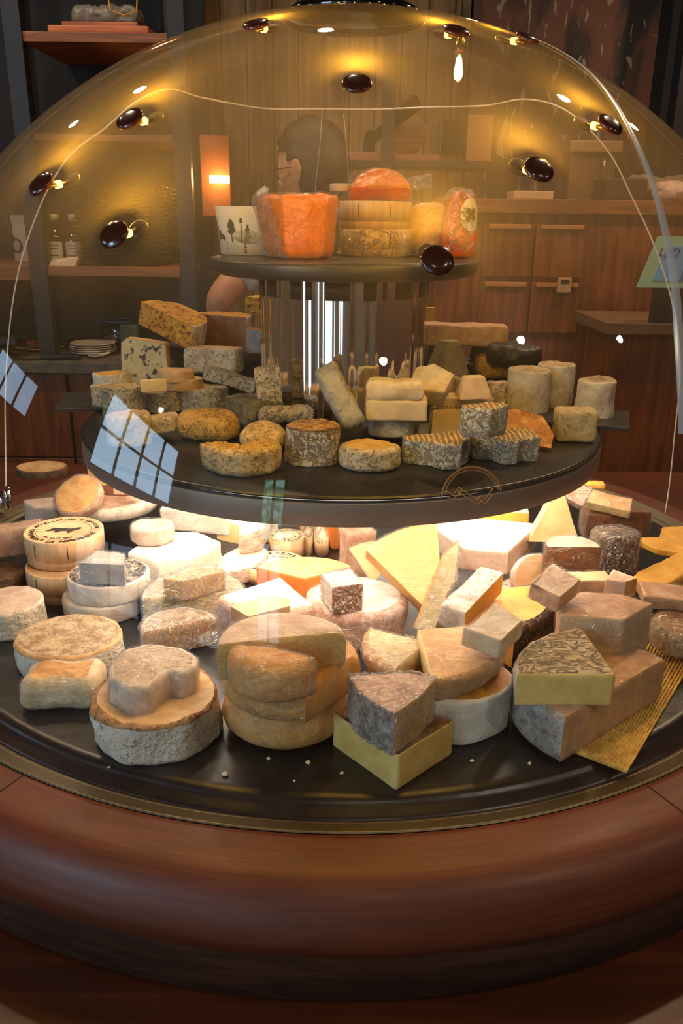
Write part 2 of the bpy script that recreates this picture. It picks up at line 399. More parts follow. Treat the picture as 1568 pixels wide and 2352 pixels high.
BOXWOOD = wood('poplar_wood', K(226,190,146), K(206,164,118), (90, 90, 8), .6, .15)

def outline(kind, par, a0, n=72):
    """unit outline as (x, y, cut) points, turned by a0 degrees, centred on its centroid"""
    pts = []
    A = math.radians
    if kind == 'disc':
        for k in range(n):
            t = 2*math.pi*k/n; pts.append((math.cos(t), math.sin(t)*par, 0))
    else:
        if kind == 'sector':
            h = A(par)/2
            m = max(6, int(20*par/90))
            poly = [(math.cos(-h+2*h*k/m), math.sin(-h+2*h*k/m), 0) for k in range(m+1)]
            poly[-1] = poly[-1][:2]+(1,)
            poly.append((0.0, 0.0, 1))
        elif kind == 'chord':       # disc with the part beyond y < -par cut off
            h = math.acos(par)
            m = 28
            s = -math.pi/2+h; e = 1.5*math.pi-h
            poly = [(math.cos(s+(e-s)*k/m), math.sin(s+(e-s)*k/m), 0) for k in range(m+1)]
            poly[-1] = poly[-1][:2]+(1,)
        elif kind == 'rect':
            x = 1.0; y = par
            poly = [(-x,-y,0),(x,-y,0),(x,y,0),(-x,y,0)]
        elif kind == 'cutrect':
            x = 1.0; y = par
            poly = [(-x,-y,1),(x,-y,1),(x,y,0),(-x,y,0)]
        else:
            poly = [tuple(q) for q in par]
        L = []
        for k in range(len(poly)):
            a, b = poly[k], poly[(k+1) % len(poly)]
            L.append(math.hypot(b[0]-a[0], b[1]-a[1]))
        T = sum(L)
        for k in range(len(poly)):
            a, b = poly[k], poly[(k+1) % len(poly)]
            m = max(1, int(round(n*L[k]/T)))
            for j in range(m):
                t = j/m; pts.append((a[0]+(b[0]-a[0])*t, a[1]+(b[1]-a[1])*t, a[2]))
    cx = sum(q[0] for q in pts)/len(pts); cy = sum(q[1] for q in pts)/len(pts)
    c, s = math.cos(A(a0)), math.sin(A(a0))
    return [((x-cx)*c-(y-cy)*s, (x-cx)*s+(y-cy)*c, k) for x, y, k in pts]

# ------------------------------------------------------------------ large structure
RW = 0.55          # radius of the wooden ring's opening
def structure():
    tag(box('floor', -2.6, -4, -1.02, 2.6, 2.6, -1.0, plain('floor_tiles', K(126,102,82), .6, c2=K(104,82,64), cs=4)), kind='structure')
    tag(box('ceiling', -2.6, -4, 1.85, 2.6, 2.6, 1.9, plain('ceiling_paint', K(96,72,52), .9)), kind='structure')
    tag(box('wall_right', 2.6, -4, -1.0, 2.7, 2.6, 1.85, wood('right_wall_wood', K(120,66,32), K(84,44,22), (40, 40, 3), .6)), kind='structure')
    tag(box('wall_back', -2.6, 2.45, -1.0, 2.6, 2.55, 1.85, plain('back_wall_paint', K(48,40,36), .8)), kind='structure')
    wm = plain('plaster', K(176,156,134), .9)
    # front wall behind the viewer with a tall garden door opening
    bm = bmesh.new()
    for a in ((-2.6,-4.1,-1,-1.25,-4,1.85), (-.85,-4.1,-1,2.6,-4,1.85), (-1.25,-4.1,1.55,-.85,-4,1.85), (-1.25,-4.1,-1,-.85,-4,-.95)): bx(bm, *a)
    tag(obj('wall_front', bm, wm), kind='structure')
    # left wall: small window, large window and glazed door under it
    bm = bmesh.new()
    for a in ((-4,-3.68,-1,1.85), (-3.68,-1.96,1.84,1.85), (-3.68,-1.96,.25,.94), (-3.68,-1.96,-1,-.94), (-1.96,-1.0,-1,1.85), (-1.0,-.3,1.3,1.85), (-1.0,-.3,-1,.94), (-.3,2.6,-1,1.85)):
        bx(bm, -2.7, a[0], a[2], -2.6, a[1], a[3])
    tag(obj('wall_left', bm, wm), kind='structure')
    PANE = plain('window_backing', K(150,180,205), .4)
    def win(name, y0, y1, z0, z1, ny=2, nz=2):
        fr = bmesh.new(); t = .03
        for a in ((y0,z0,y1,z0+t), (y0,z1-t,y1,z1), (y0,z0,y0+t,z1), (y1-t,z0,y1,z1)): bx(fr, -2.63, a[0], a[1], -2.60, a[2], a[3])
        for k in range(1, ny): y = y0+(y1-y0)*k/ny; bx(fr, -2.63, y-.015, z0, -2.60, y+.015, z1)
        for k in range(1, nz): z = z0+(z1-z0)*k/nz; bx(fr, -2.63, y0, z-.012, -2.60, y1, z+.012)
        w = tag(obj(name, fr, DARKSTEEL), kind='structure')
        bm = bmesh.new(); bx(bm, -2.665, y0, z0, -2.655, y1, z1)
        obj('pane', bm, PANE, w)
    win('window_1', -1.0, -.3, .94, 1.3, 3, 1)
    win('window_2', -3.68, -1.96, .94, 1.84, 4, 2)
    win('door_1', -3.68, -1.96, -.94, .25, 3, 1)
    bm = bmesh.new()
    for a in ((-1.25,-.95,-1.21,1.55), (-.89,-.95,-.85,1.55), (-1.25,-.95,-.85,-.88), (-1.25,1.5,-.85,1.55), (-1.06,-.95,-1.04,1.55), (-1.25,.55,-.85,.62)): bx(bm, a[0], -4.06, a[1], a[2], -4.0, a[3])
    w3 = tag(obj('door_2', bm, DARKSTEEL), kind='structure')
    bm = bmesh.new(); bx(bm, -1.25, -4.08, -.95, -.85, -4.07, 1.55)
    m, nt, out = new_mat('garden_view')
    e = N(nt, 'Emission'); tc = N(nt, 'TexCoord'); n = N(nt, 'TexNoise'); L(nt, tc.outputs['Object'], n.inputs['Vector']); n.inputs['Scale'].default_value = 9; n.inputs['Detail'].default_value = 5
    sx = N(nt, 'SeparateXYZ'); L(nt, tc.outputs['Object'], sx.inputs[0])
    c = mixc(nt, ramp(nt, n.outputs['Fac'], .42, .6), (.05, .30, .12, 1), (.5, .95, .85, 1))
    L(nt, mixc(nt, ramp(nt, sx.outputs[2], .5, .62), (.55, .78, 1.0, 1), c), e.inputs[0]); e.inputs[1].default_value = 5.0
    L(nt, e.outputs[0], out.inputs[0])
    obj('pane', bm, m, w3)
structure()

def counter():
    r = tag(empty('display_counter', (0,0,0)), 'round polished brown wooden counter ring surrounding the cheese display', 'counter')
    bm = bmesh.new()
    P = [(RW,-.03),(RW,0),(.555,.0),(.585,0),(.596,-.003),(.605,-.010),(.612,-.020),(.617,-.034),(.617,-.048),(.613,-.05)]
    lathe(bm, P, 160)
    top = obj('ring_top', bm, COUNTER, r)
    bm = bmesh.new()
    lathe(bm, [(.612,-.048),(.612,-.094),(.60,-.097),(.56,-.097)], 160)
    obj('ring_side', bm, COUNTERSIDE, r)
    JM = plain('dark_joint', K(34,16,8), .8)
    for a in (-62, -118, 0, 60, 120, 180):          # butt joints between the segments of the ring
        bm = bmesh.new(); c, s = math.cos(R(a)), math.sin(R(a)); n = Vector((-s, c, 0))*.0005
        pr = [(.5505,.0004),(.585,.0004),(.596,-.0026),(.6055,-.0098),(.6125,-.0198),(.6175,-.034)]
        A = [bm.verts.new(Vector((c*q, s*q, z))+n) for q, z in pr]; B = [bm.verts.new(Vector((c*q, s*q, z))-n) for q, z in pr]
        for k in range(len(pr)-1): bm.faces.new((A[k], A[k+1], B[k+1], B[k]))
        obj('joint_line', bm, JM, top)
    low = tag(box('lower_counter', -1.6, -1.3, -.14, 1.6, .75, -.10, COUNTERLOW), 'flat reddish wooden counter under the round ring', 'counter')
    box('counter_front', -1.55, -1.25, -1.0, 1.55, .7, -.14, COUNTERSIDE, low)
    t = tag(empty('cheese_tray', (0,0,0)), 'recessed round metal trough with the big black stone slab of the lowest tier', 'tray')
    bm = bmesh.new(); lathe(bm, [(.5495,.0005),(.5485,.0015),(.5470,.0012),(.546,-.0005),(.5335,-.0035),(.5328,-.005),(.532,-.0045),(.528,-.0065),(.527,-.03),(.0,-.03)], 160)
    obj('metal_rim', bm, METAL, t)
    bm = bmesh.new(); lathe(bm, [(.526,-.028),(.526,-.012),(.522,-.007),(.513,-.0065),(.510,-.003),(.507,-.0005),(.500,0),(.0,0)], 160)
    obj('stone_slab', bm, SLATE, t)
counter()

# ------------------------------------------------------------------ the display stand
def disc(name, Rr, z, th, m, parent, edge=.004):
    bm = bmesh.new()
    lathe(bm, [(0,z-th),(Rr-.012,z-th),(Rr-.002,z-th+.003),(Rr,z-th+.006),(Rr,z-edge),(Rr-edge*.3,z-edge*.3),(Rr-edge,z),(0,z)], 128)
    return obj(name, bm, m, parent)
ST = tag(empty('tiered_stand', (0,0,0)), 'two-tier black stone cheese stand on a polished chrome column', 'display stand')
disc('middle_shelf', .327, .194, .007, SLATE, ST, .003)
bm = bmesh.new(); lathe(bm, [(.3268,.1872),(.3272,.186),(.3272,.1645),(.3266,.1635),(.318,.1635),(.318,.1872)], 160, close=True)
obj('shelf_band', bm, STEELBAND, ST)
bm = bmesh.new(); lathe(bm, [(.318,.172),(.0,.172)], 96)
obj('added_glow_panel', bm, plain('added_panel_glow', K(235,228,215), .5, emit=(1.0,.86,.72,1), es=.8), ST)  # glow added to the shelf underside for film highlights and soft fill
disc('top_shelf', .163, .393, .0185, SLATE_R, ST, .003)
bm = bmesh.new()
n = 256; prof = [(.1035,.19),(.1035,.194),(.1035,.30),(.1035,.374)]
lathe(bm, prof, n)
for v in bm.verts:      # fine flutes of the polished column
    a = math.atan2(v.co.y, v.co.x); r0 = .1035 + .0010*math.sin(a*15) + .00045*math.sin(a*37+1) + .0002*math.sin(a*71)
    v.co.x = r0*math.cos(a); v.co.y = r0*math.sin(a)
obj('chrome_column', bm, CHROME, ST)
bm = bmesh.new(); lathe(bm, [(.05,.0005),(.05,.172)], 48)
obj('lower_column', bm, CHROME, ST)
SLOT = plain('vent_slot', K(34,33,36), .5)
for k in range(15):
    a = R(-90-51.6+24.2*k); bm = bmesh.new(); h = R(7.7)
    lathe(bm, [(.1046,.351),(.1046,.3735),(.1026,.3735),(.1026,.351)], 6, close=True, a0=a-h, a1=a+h)
    obj('vent_slot', bm, SLOT, ST)
# lamps under the middle shelf
LED = plain('warm_led', K(255,240,215), .5, emit=(1.0, .85, .68, 1), es=22)
bm = bmesh.new(); lathe(bm, [(.302,.1690),(.308,.1640),(.314,.1690)], 128)
obj('led_ring', bm, LED, ST)
for x, y, e in ((-.125,-.03,1.3), (.165,-.10,1.9), (.02,.0,.8), (-.235,.06,.9), (.255,.02,.9), (.0,-.20,.8), (-.17,-.17,.7), (.08,.2,.6), (-.15,.2,.6)):
    bm = bmesh.new(); lathe(bm, [(.014,.1715),(.014,.168),(.010,.1675),(0,.1675)], 20, cx=x, cy=y)
    obj('lamp_disc', bm, LED, ST)
    light('shelf_lamp', 'SPOT', (x, y, .165), e*.75, (1.0, .85, .70), .010, (0,0,0), angle=2.6)

# ------------------------------------------------------------------ cheeses
random.seed(3)
def solid(o, inflate=0.0, amp=None, seed=0.0, crumple=0.0):
    """returns a bmesh of the piece; material 0 side, 1 top, 2 cut face"""
    s, h = o['s'], o['h']
    bev = min(o.get('bev', .07)*s, .46*h); amp = (o.get('amp', 1) if amp is None else amp)*0.001
    tp = o.get('taper', 1.0); sink = o.get('sink', 0.0)*s
    O = outline(o['kind'], o['par'], o['a0'], 84)
    for _ in range(o.get('soft', 0)*3 + 1):
        nn = len(O)
        if o['kind'] != 'disc' and (o.get('soft', 0) or _ == 0):
            wgt = .5 if o.get('soft', 0) else .25
            O = [(O[i][0]*(1-wgt)+(O[i-1][0]+O[(i+1)%nn][0])*wgt/2, O[i][1]*(1-wgt)+(O[i-1][1]+O[(i+1)%nn][1])*wgt/2, O[i][2]) for i in range(nn)]
    nn = len(O)
    lev = []           # (inset distance, z, radial factor)
    for f in (0.0, .35, .7, .9): lev.append((None, 0.0, f))
    for q in (0, .33, .67, 1): lev.append((bev*(1-math.sin(q*PI/2)), bev*(1-math.cos(q*PI/2)), 1.0))
    ns = max(2, min(7, int(h/.005)))
    for j in range(1, ns): lev.append((0.0, bev+(h-2*bev)*j/ns, 1.0))
    for q in (1, .67, .33, 0): lev.append((bev*(1-math.sin(q*PI/2)), h-bev*(1-math.cos(q*PI/2)), 1.0))
    for f in (.93, .84, .72, .58, .42, .22, 0.0): lev.append((None, h, f))
    bm = bmesh.new(); rings = []
    for li, (d, z, f) in enumerate(lev):
        t = 1-(1-tp)*(z/h)
        zz = z
        if f < 1 and z > h/2: zz = h - sink*min(1, (1-f)*2.6)
        if f == 0.0:
            rings.append([bm.verts.new((0, 0, zz + (inflate if z > h/2 else -inflate*.0)))]); continue
        rg = []
        for x, y, k in O:
            X, Y = x*s*t, y*s*t; r = math.hypot(X, Y) or 1e-6
            dd = (d if d is not None else bev)*(.35 if k == 1 else 1.0)
            X1, Y1 = X*(1-dd/r), Y*(1-dd/r)
            if f < 1: X1 *= f; Y1 *= f
            X1 += X/r*inflate; Y1 += Y/r*inflate
            rg.append(bm.verts.new((X1, Y1, zz + (inflate if z > h/2 else 0))))
        rings.append(rg)
    nl = len(rings); topi = nl-7-2
    for i in range(nl-1):
        A, B = rings[i], rings[i+1]
        for k in range(nn):
            k2 = (k+1) % nn
            if len(A) == 1: f = bm.faces.new((A[0], B[k2], B[k]))
            elif len(B) == 1: f = bm.faces.new((A[k], A[k2], B[0]))
            else: f = bm.faces.new((A[k], A[k2], B[k2], B[k]))
            cut = O[k][2] == 1
            f.smooth = True
            if i >= topi+1: f.material_index = 1
            elif o.get('rim') and i >= topi-2: f.material_index = 3
            elif i < 4: f.material_index = 0
            else: f.material_index = 2 if cut else 0
    bm.normal_update()
    if amp > 0:
        sd = Vector((seed*7.3, seed*3.1, seed*1.7)); o_amp = amp*1000
        cutv = set()
        for f in bm.faces:
            if f.material_index == 2:
                for v in f.verts: cutv.add(v.index)
        bm.verts.index_update()
        mv = []
        for v in bm.verts:
            n = v.normal; c = v.co
            a = 1.5*noise.noise(c*17+sd) + noise.noise(c*38+sd) + .7*noise.noise(c*95+sd*2) + .4*noise.noise(c*210+sd*3)
            k = .35 if any(f.material_index == 2 for f in v.link_faces) else 1.15
            if crumple: a = a + crumple/max(.2, o_amp)*abs(noise.noise(c*150+sd*5)) 
            if c.z < bev*.3: k *= .3
            mv.append((v, n*(a*amp*k)))
        for v, d in mv: v.co += d
        bm.normal_update()
    return bm
def split(bm, idx):
    b = bm.copy()
    bmesh.ops.delete(b, geom=[f for f in b.faces if f.material_index not in idx], context='FACES')
    for f in b.faces: f.material_index = 0
    return b
def film_tail(parent, p0, d, n=1.0):
    """crumpled twist of film sticking out from p0 along d"""
    bm = bmesh.new(); rows = []
    d = Vector(d).normalized(); u = d.orthogonal().normalized(); w = d.cross(u)
    for i in range(14):
        t = i/13; wd = .004+.010*t*(1.2-t)
        row = []
        for k in range(15):
            a = 2*PI*k/15
            q = Vector(p0)+d*(.038*t*n)+(u*math.cos(a)+w*math.sin(a)*.5)*wd*(1+.5*noise.noise(Vector((a*1.7, t*6, n*9)))+.3*math.sin(a*5+t*4))
            row.append(bm.verts.new(q))
        rows.append(row)
    for A, B in zip(rows, rows[1:]):
        for k in range(15): bm.faces.new((A[k], A[(k+1)%15], B[(k+1)%15], B[k]))
    return obj('film_twist', bm, FILM[2], parent)
def build_cheese(o, i):
    bm = solid(o, seed=i*1.37)
    hascut = any(f.material_index == 2 for f in bm.faces)
    rot = tuple(R(a) for a in o['rot'])
    two = o['top'] != o['side']
    if not hascut and not two and not o.get('wrap'):
        root = obj(o['name'], bm, [MAT[o['side']]]*3, None, o['loc'], rot)
    else:
        root = empty(o['name'], o['loc'], rot)
        if hascut:
            b = split(bm, (0, 1)); 
            # keep the two rind tones on one mesh
            b.free(); b = bm.copy(); bmesh.ops.delete(b, geom=[f for f in b.faces if f.material_index == 2], context='FACES')
            obj('rind', b, [MAT[o['side']], MAT[o['top']]], root)
            obj('cut_face', split(bm, (2,)), MAT[o['paste']], root)
        else:
            b = bm.copy(); bmesh.ops.delete(b, geom=[f for f in b.faces if f.material_index == 1], context='FACES')
            obj('rind_side', b, [MAT[o['side']]]*3+[MAT[o.get('rim', o['side'])]], root)
            obj('rind_top', split(bm, (1,)), MAT[o['top']], root)
        bm.free()
        w = o.get('wrap')
        if w:
            wb = solid(o, inflate=.0013, seed=i*1.37, crumple=1.6 if w == 1 else 3.2)
            for f in wb.faces: f.material_index = 0
            for v in wb.verts: v.co.z = max(v.co.z, .0004)
            fo = obj('plastic_film', wb, FILM[0 if w == 1 else 1], root)
            if o.get('patch'):
                wb = solid(o, inflate=.003, seed=i*1.37, crumple=7)
                bmesh.ops.delete(wb, geom=[f for f in wb.faces if f.calc_center_median().x + .35*f.calc_center_median().z > -.30*o['s'] or f.calc_center_median().z < .002], context='FACES')
                for f in wb.faces: f.material_index = 0
                obj('crumpled_film', wb, FILM[2], root)
        if o.get('tail'):
            d = o['tail']; O = Vector(d).normalized()
            film_tail(root, (O.x*o['s']*.8, O.y*o['s']*.8, o['h']*.5), (O.x, O.y, .25))
    tag(root, o['label'], o.get('cat', 'cheese'))
    return root
CHEESES = [
    dict(key='b1', name='round_cheese', label='tall white wrinkled cheese wheel with sunken brown-edged top, front left of the black slab', kind='disc', par=0.95, a0=0, loc=(-0.1598, -0.4207, 0.0), rot=(0.0, 0.0, 0.0), s=0.0568, h=0.0412, side='bloom', top='cream', paste='cream', amp=2.2, bev=0.1, sink=0.1, rim='rimbrown'),
    dict(key='b2', name='cheese_piece', label='grey film-wrapped cheese piece with a bite-shaped notch, lying on the tall white wheel', kind='poly', par=[(-0.95, 0.1, 0), (-0.75, 0.65, 0), (-0.2, 0.95, 0), (0.45, 0.9, 0), (0.95, 0.45, 0), (1.0, -0.05, 0), (0.72, -0.3, 0), (0.45, -0.22, 0), (0.3, -0.45, 0), (0.12, -0.85, 0), (-0.25, -0.95, 0), (-0.75, -0.55, 0)], a0=0, loc=(-0.1656, -0.4071, 0.0292), rot=(0.0, 0.0, 0.0), s=0.0415, h=0.032, side='greywhite', top='greybrown', paste='cream', wrap=1, amp=1.2, bev=0.12),
    dict(key='b3', name='cheese_block', label='rounded orange brick-shaped cheese at the front left edge of the slab', kind='rect', par=0.62, a0=4, loc=(-0.261, -0.3709, 0.0), rot=(0.0, 0.0, 0.0), s=0.0366, h=0.0316, side='tanpale', top='washed', paste='cream', wrap=1, amp=2, bev=0.28, soft=3),
    dict(key='b4', name='round_cheese', label='flat wheel with mottled brown top and white sides behind the orange brick cheese', kind='disc', par=0.92, a0=0, loc=(-0.2785, -0.2962, 0.0), rot=(0.0, 0.0, 0.0), s=0.0545, h=0.0288, side='bloom', top='mottle', paste='cream', amp=1, bev=0.06, rim='tan'),
    dict(key='b5', name='round_cheese', label='pale pinkish-white wheel cut off by the left edge of the picture', kind='disc', par=1, a0=0, loc=(-0.3704, -0.2258, 0.0), rot=(0.0, 0.0, 0.0), s=0.039, h=0.0326, side='bloom', top='pinkwhite', paste='cream', amp=1),
    dict(key='b6', name='round_cheese', label='small brown-topped cheese directly behind the pale wheel at the left edge', kind='disc', par=0.9, a0=0, loc=(-0.4234, -0.1373, 0.0), rot=(0.0, 0.0, 0.0), s=0.0368, h=0.0276, side='brownrind', top='brownrind', paste='cream', amp=1),
    dict(key='b7a', name='round_cheese', label='white wheel speckled with pepper, lower of the two peppered wheels', kind='disc', par=0.95, a0=0, loc=(-0.2763, -0.1789, 0.0), rot=(0.0, 0.0, 0.0), s=0.0471, h=0.022, side='pepperside', top='pepperside', paste='cream', amp=1, bev=0.06),
    dict(key='b7b', name='round_cheese', label='wheel with pepper-crusted top, upper of the two peppered wheels', kind='disc', par=0.95, a0=0, loc=(-0.2697, -0.1769, 0.022), rot=(0.0, 0.0, 0.0), s=0.0467, h=0.0249, side='pepperside', top='pepper', paste='cream', amp=1, bev=0.06),
    dict(key='b7c', name='cheese_wedge', label='small film-wrapped peppered wedge sitting on the pepper-crusted wheel', kind='poly', par=[(-1, -0.6, 1), (0.9, -0.75, 1), (0.6, 0.5, 0), (-0.7, 0.7, 0)], a0=0, loc=(-0.2654, -0.1971, 0.0469), rot=(0.0, 0.0, 0.0), s=0.0276, h=0.0256, side='pepper', top='greycut', paste='greycut', wrap=1, amp=0.8),
    dict(key='b8', name='cheese_bar', label='long brownish film-wrapped cheese bar leaning at the far left edge', kind='rect', par=0.38, a0=28, loc=(-0.4147, -0.0954, 0.035), rot=(0.0, 0.0, 0.0), s=0.0399, h=0.0355, side='tanpink', top='tanpink', paste='cream', wrap=1, amp=1, bev=0.1),
    dict(key='b9', name='cheese_wedge', label='pinkish film-wrapped wedge behind the wooden lettered box at the left', kind='sector', par=80, a0=-120, loc=(-0.4321, 0.0724, 0.0), rot=(0.0, 0.0, 0.0), s=0.0544, h=0.0439, side='pinkwhite', top='pinkwhite', paste='washed', wrap=1, amp=1),
    dict(key='b10', name='round_cheese', label='small yellow-orange wheel leaning in the back left pile', kind='disc', par=1, a0=0, loc=(-0.3594, 0.0209, 0.0655), rot=(39.2, -10.0, 0.0), s=0.0343, h=0.0172, side='tanpink', top='washed', paste='cream', wrap=1, amp=1, bev=0.15),
    dict(key='b11', name='cheese_half', label='half wheel in shiny film with orange end, in the back left pile', kind='chord', par=0.25, a0=200, loc=(-0.3306, 0.0612, 0.035), rot=(0.0, 0.0, 0.0), s=0.0692, h=0.0206, side='greywhite', top='tanpink', paste='orange', wrap=1, amp=1, bev=0.15),
    dict(key='b12', name='cheese_chunk', label='cream-coloured cheese chunk on top of the back left pile', kind='cutrect', par=0.7, a0=-15, loc=(-0.3376, 0.0416, 0.085), rot=(0.0, 0.0, 0.0), s=0.0131, h=0.0274, side='tan', top='cream', paste='tan', amp=1),
    dict(key='b13', name='cheese_chunk', label='pale pointed cheese chunk right of the cream chunk on the back left pile', kind='poly', par=[(-1, -0.5, 1), (1, -0.7, 0), (0.2, 0.8, 1)], a0=0, loc=(-0.2966, 0.0445, 0.07), rot=(0.0, 0.0, 0.0), s=0.0218, h=0.0284, side='pinkwhite', top='tan', paste='cream', wrap=1, amp=1),
    dict(key='b13b', name='cheese_piece', label='reddish-brown film-wrapped cheese piece under the two pale chunks at the back left', kind='rect', par=0.5, a0=0, loc=(-0.3327, 0.0838, 0.055), rot=(0.0, 0.0, 0.0), s=0.0246, h=0.0217, side='redbrown', top='redbrown', paste='redbrown', wrap=1, amp=1),
    dict(key='b14', name='round_cheese', label='flat brown cheese round resting alone on the wooden ring at the far left', kind='disc', par=0.8, a0=0, loc=(-0.538, 0.3497, 0.0), rot=(0.0, 0.0, 0.0), s=0.0455, h=0.0148, side='brownrind', top='tan', paste='cream', amp=0.6),
    dict(key='b15', name='cheese_block', label='large white cheese in folded white paper, left of the centre back', kind='poly', par=[(-1, -0.5, 0), (-0.2, -0.95, 0), (0.75, -0.6, 0), (1, 0.2, 0), (0.4, 0.8, 0), (-0.7, 0.7, 0)], a0=0, loc=(-0.206, -0.1036, 0.0), rot=(0.0, 0.0, 0.0), s=0.0538, h=0.0526, side='paper', top='paper', paste='white', amp=1.6, bev=0.08),
    dict(key='b16', name='cheese_round', label='small film-wrapped round cheese on top of the white paper-wrapped cheese', kind='disc', par=0.9, a0=0, loc=(-0.2354, -0.0913, 0.0526), rot=(0.0, 0.0, 0.0), s=0.0271, h=0.0232, side='pinkwhite', top='cream', paste='cream', wrap=1, amp=1, bev=0.2),
    dict(key='b17', name='cheese_block', label='long white block wrapped in clear film behind the paper-wrapped cheese', kind='rect', par=0.45, a0=-14, loc=(-0.192, 0.0171, 0.03), rot=(0.0, 0.0, 0.0), s=0.0519, h=0.0318, side='white', top='white', paste='white', wrap=1, amp=1),
    dict(key='b18', name='cheese_half', label='white-topped half wheel with brown-streaked rim under the bright wedge', kind='sector', par=165, a0=-25, loc=(-0.1316, -0.0672, 0.0), rot=(0.0, 0.0, 0.0), s=0.0578, h=0.0216, side='streak', top='pinkwhite', paste='cream', amp=1),
    dict(key='b19', name='cheese_wedge', label='bright white-topped soft cheese wedge with cut creamy face, under the lamp', kind='sector', par=230, a0=35, loc=(-0.1311, -0.0203, 0.0216), rot=(0.0, 0.0, 0.0), s=0.0369, h=0.0289, side='streak', top='white', paste='creampaste', amp=1, bev=0.08),
    dict(key='o1', name='cheese_wedge', label='thin orange cheese wedge standing upright beside the lettered boxes', kind='chord', par=0.1, a0=195, loc=(-0.0139, -0.0122, 0.0), rot=(0.0, 0.0, 0.0), s=0.0329, h=0.052, side='orangerind', top='orangerind', paste='orange', wrap=1, amp=0.6),
    dict(key='o2', name='cheese_wedge', label='large orange cheese wedge with pale floury top, centre of the slab', kind='sector', par=118, a0=93, loc=(-0.0424, -0.1345, 0.0), rot=(0.0, 0.0, 0.0), s=0.0684, h=0.04, side='orangerind', top='orangetop', paste='orange', amp=0.6, bev=0.04),
    dict(key='w3', name='cheese_piece', label='crumpled film-wrapped tan cheese piece right of the upright orange wedge', kind='rect', par=0.8, a0=20, loc=(0.0214, -0.065, 0.0), rot=(0.0, 0.0, 0.0), s=0.0198, h=0.0635, side='tanpink', top='tanpink', paste='tan', wrap=1, amp=2, bev=0.2),
    dict(key='y2', name='cheese_wedge', label='small pale yellow film-wrapped wedge left of the tall leaning slab', kind='sector', par=70, a0=90, loc=(0.041, -0.1306, 0.0481), rot=(64.8, 0.0, 0.0), s=0.0525, h=0.021, side='tan', top='creampaste', paste='creampaste', wrap=1, amp=0.6),
    dict(key='y1', name='cheese_slab', label='tall pale yellow wedge slab leaning upright in the centre back', kind='sector', par=42, a0=113, loc=(0.0842, -0.2064, 0.0636), rot=(47.8, 0.0, 0.0), s=0.1213, h=0.0267, side='tan', top='yellowpale', paste='amber', wrap=1, amp=0.6, bev=0.02),
    dict(key='wh1', name='cheese_wedge', label='big flat white-rinded wedge glowing under the lamp, right of centre', kind='poly', par=[(-1, 0.25, 0), (-0.15, 0.95, 0), (1, 0.35, 1), (0.2, -1, 0), (-0.55, -0.85, 0)], a0=0, loc=(0.1834, -0.0865, 0.04), rot=(0.0, 0.0, 0.0), s=0.0698, h=0.0304, side='pinkwhite', top='whitebrush', paste='tanpink', wrap=1, amp=0.8, bev=0.05),
    dict(key='s1', name='cheese_wedge', label='narrow pointed wedge in wrinkled film standing upright, right of the tall slab', kind='poly', par=[(-0.22, -1, 1), (0.2, -1, 0), (0.42, 0.2, 0), (0.3, 1, 1), (0.05, 0.6, 1)], a0=-12, loc=(0.1061, -0.262, 0.0713), rot=(67.2, 0.0, 0.0), s=0.0505, h=0.0152, side='tan', top='creampaste', paste='amber', wrap=2, amp=1),
    dict(key='s2', name='cheese_bar', label='dark-grey rinded cheese stick leaning diagonally beside the narrow wedge', kind='cutrect', par=0.28, a0=58, loc=(0.1404, -0.2732, 0.0542), rot=(5.0, 0.0, 0.0), s=0.0493, h=0.0246, side='greyrind', top='greyrind', paste='amber', amp=0.6, bev=0.04),
    dict(key='y3', name='cheese_wedge', label='amber cheese wedge with dark wrinkled rind under the pale wrapped chunk', kind='sector', par=75, a0=-30, loc=(0.1942, -0.2457, 0.0), rot=(0.0, 0.0, 0.0), s=0.0978, h=0.0502, side='darkrind', top='amber', paste='amber', amp=1.5),
    dict(key='p3', name='cheese_chunk', label='pale square-cut chunk in film lying on the amber dark-rinded wedge', kind='poly', par=[(-1, -0.35, 1), (0.1, -1, 1), (1, 0.1, 0), (0.25, 1, 0)], a0=0, loc=(0.141, -0.3883, 0.0798), rot=(11.0, 0.0, 0.0), s=0.028, h=0.021, side='tan', top='whitebrush', paste='greencream', wrap=1, amp=0.8, bev=0.12),
    dict(key='wh2', name='round_cheese', label='pale wheel mostly hidden behind the amber wedge and the grey chunk', kind='disc', par=0.95, a0=0, loc=(0.2306, -0.171, 0.0), rot=(0.0, 0.0, 0.0), s=0.0419, h=0.0299, side='bloom', top='bloom', paste='cream', amp=0.8),
    dict(key='hd1', name='cheese_half', label='half wheel standing on edge in film, its tan cut face to the front right', kind='chord', par=0.15, a0=0, loc=(0.226, -0.1754, 0.053), rot=(62.0, 0.0, 15.0), s=0.0303, h=0.0121, side='pinkwhite', top='tanpaste', paste='tanpaste', wrap=1, amp=0.8, bev=0.03),
    dict(key='hd2', name='cheese_half', label='dark half wheel lying flat with grey speckled top behind the standing half wheel', kind='chord', par=0.2, a0=0, loc=(0.2644, -0.1815, 0.06), rot=(0.0, 0.0, 0.0), s=0.0313, h=0.0344, side='brownrind', top='greybrown', paste='brownpaste', wrap=1, amp=0.6),
    dict(key='wr1', name='cheese_piece', label='dark round cheese in crumpled clear film in the right back pile', kind='disc', par=0.9, a0=0, loc=(0.3311, -0.1353, 0.035), rot=(0.0, 0.0, 0.0), s=0.0267, h=0.0562, side='brownrind', top='brownrind', paste='brownpaste', wrap=2, amp=1.5, bev=0.2),
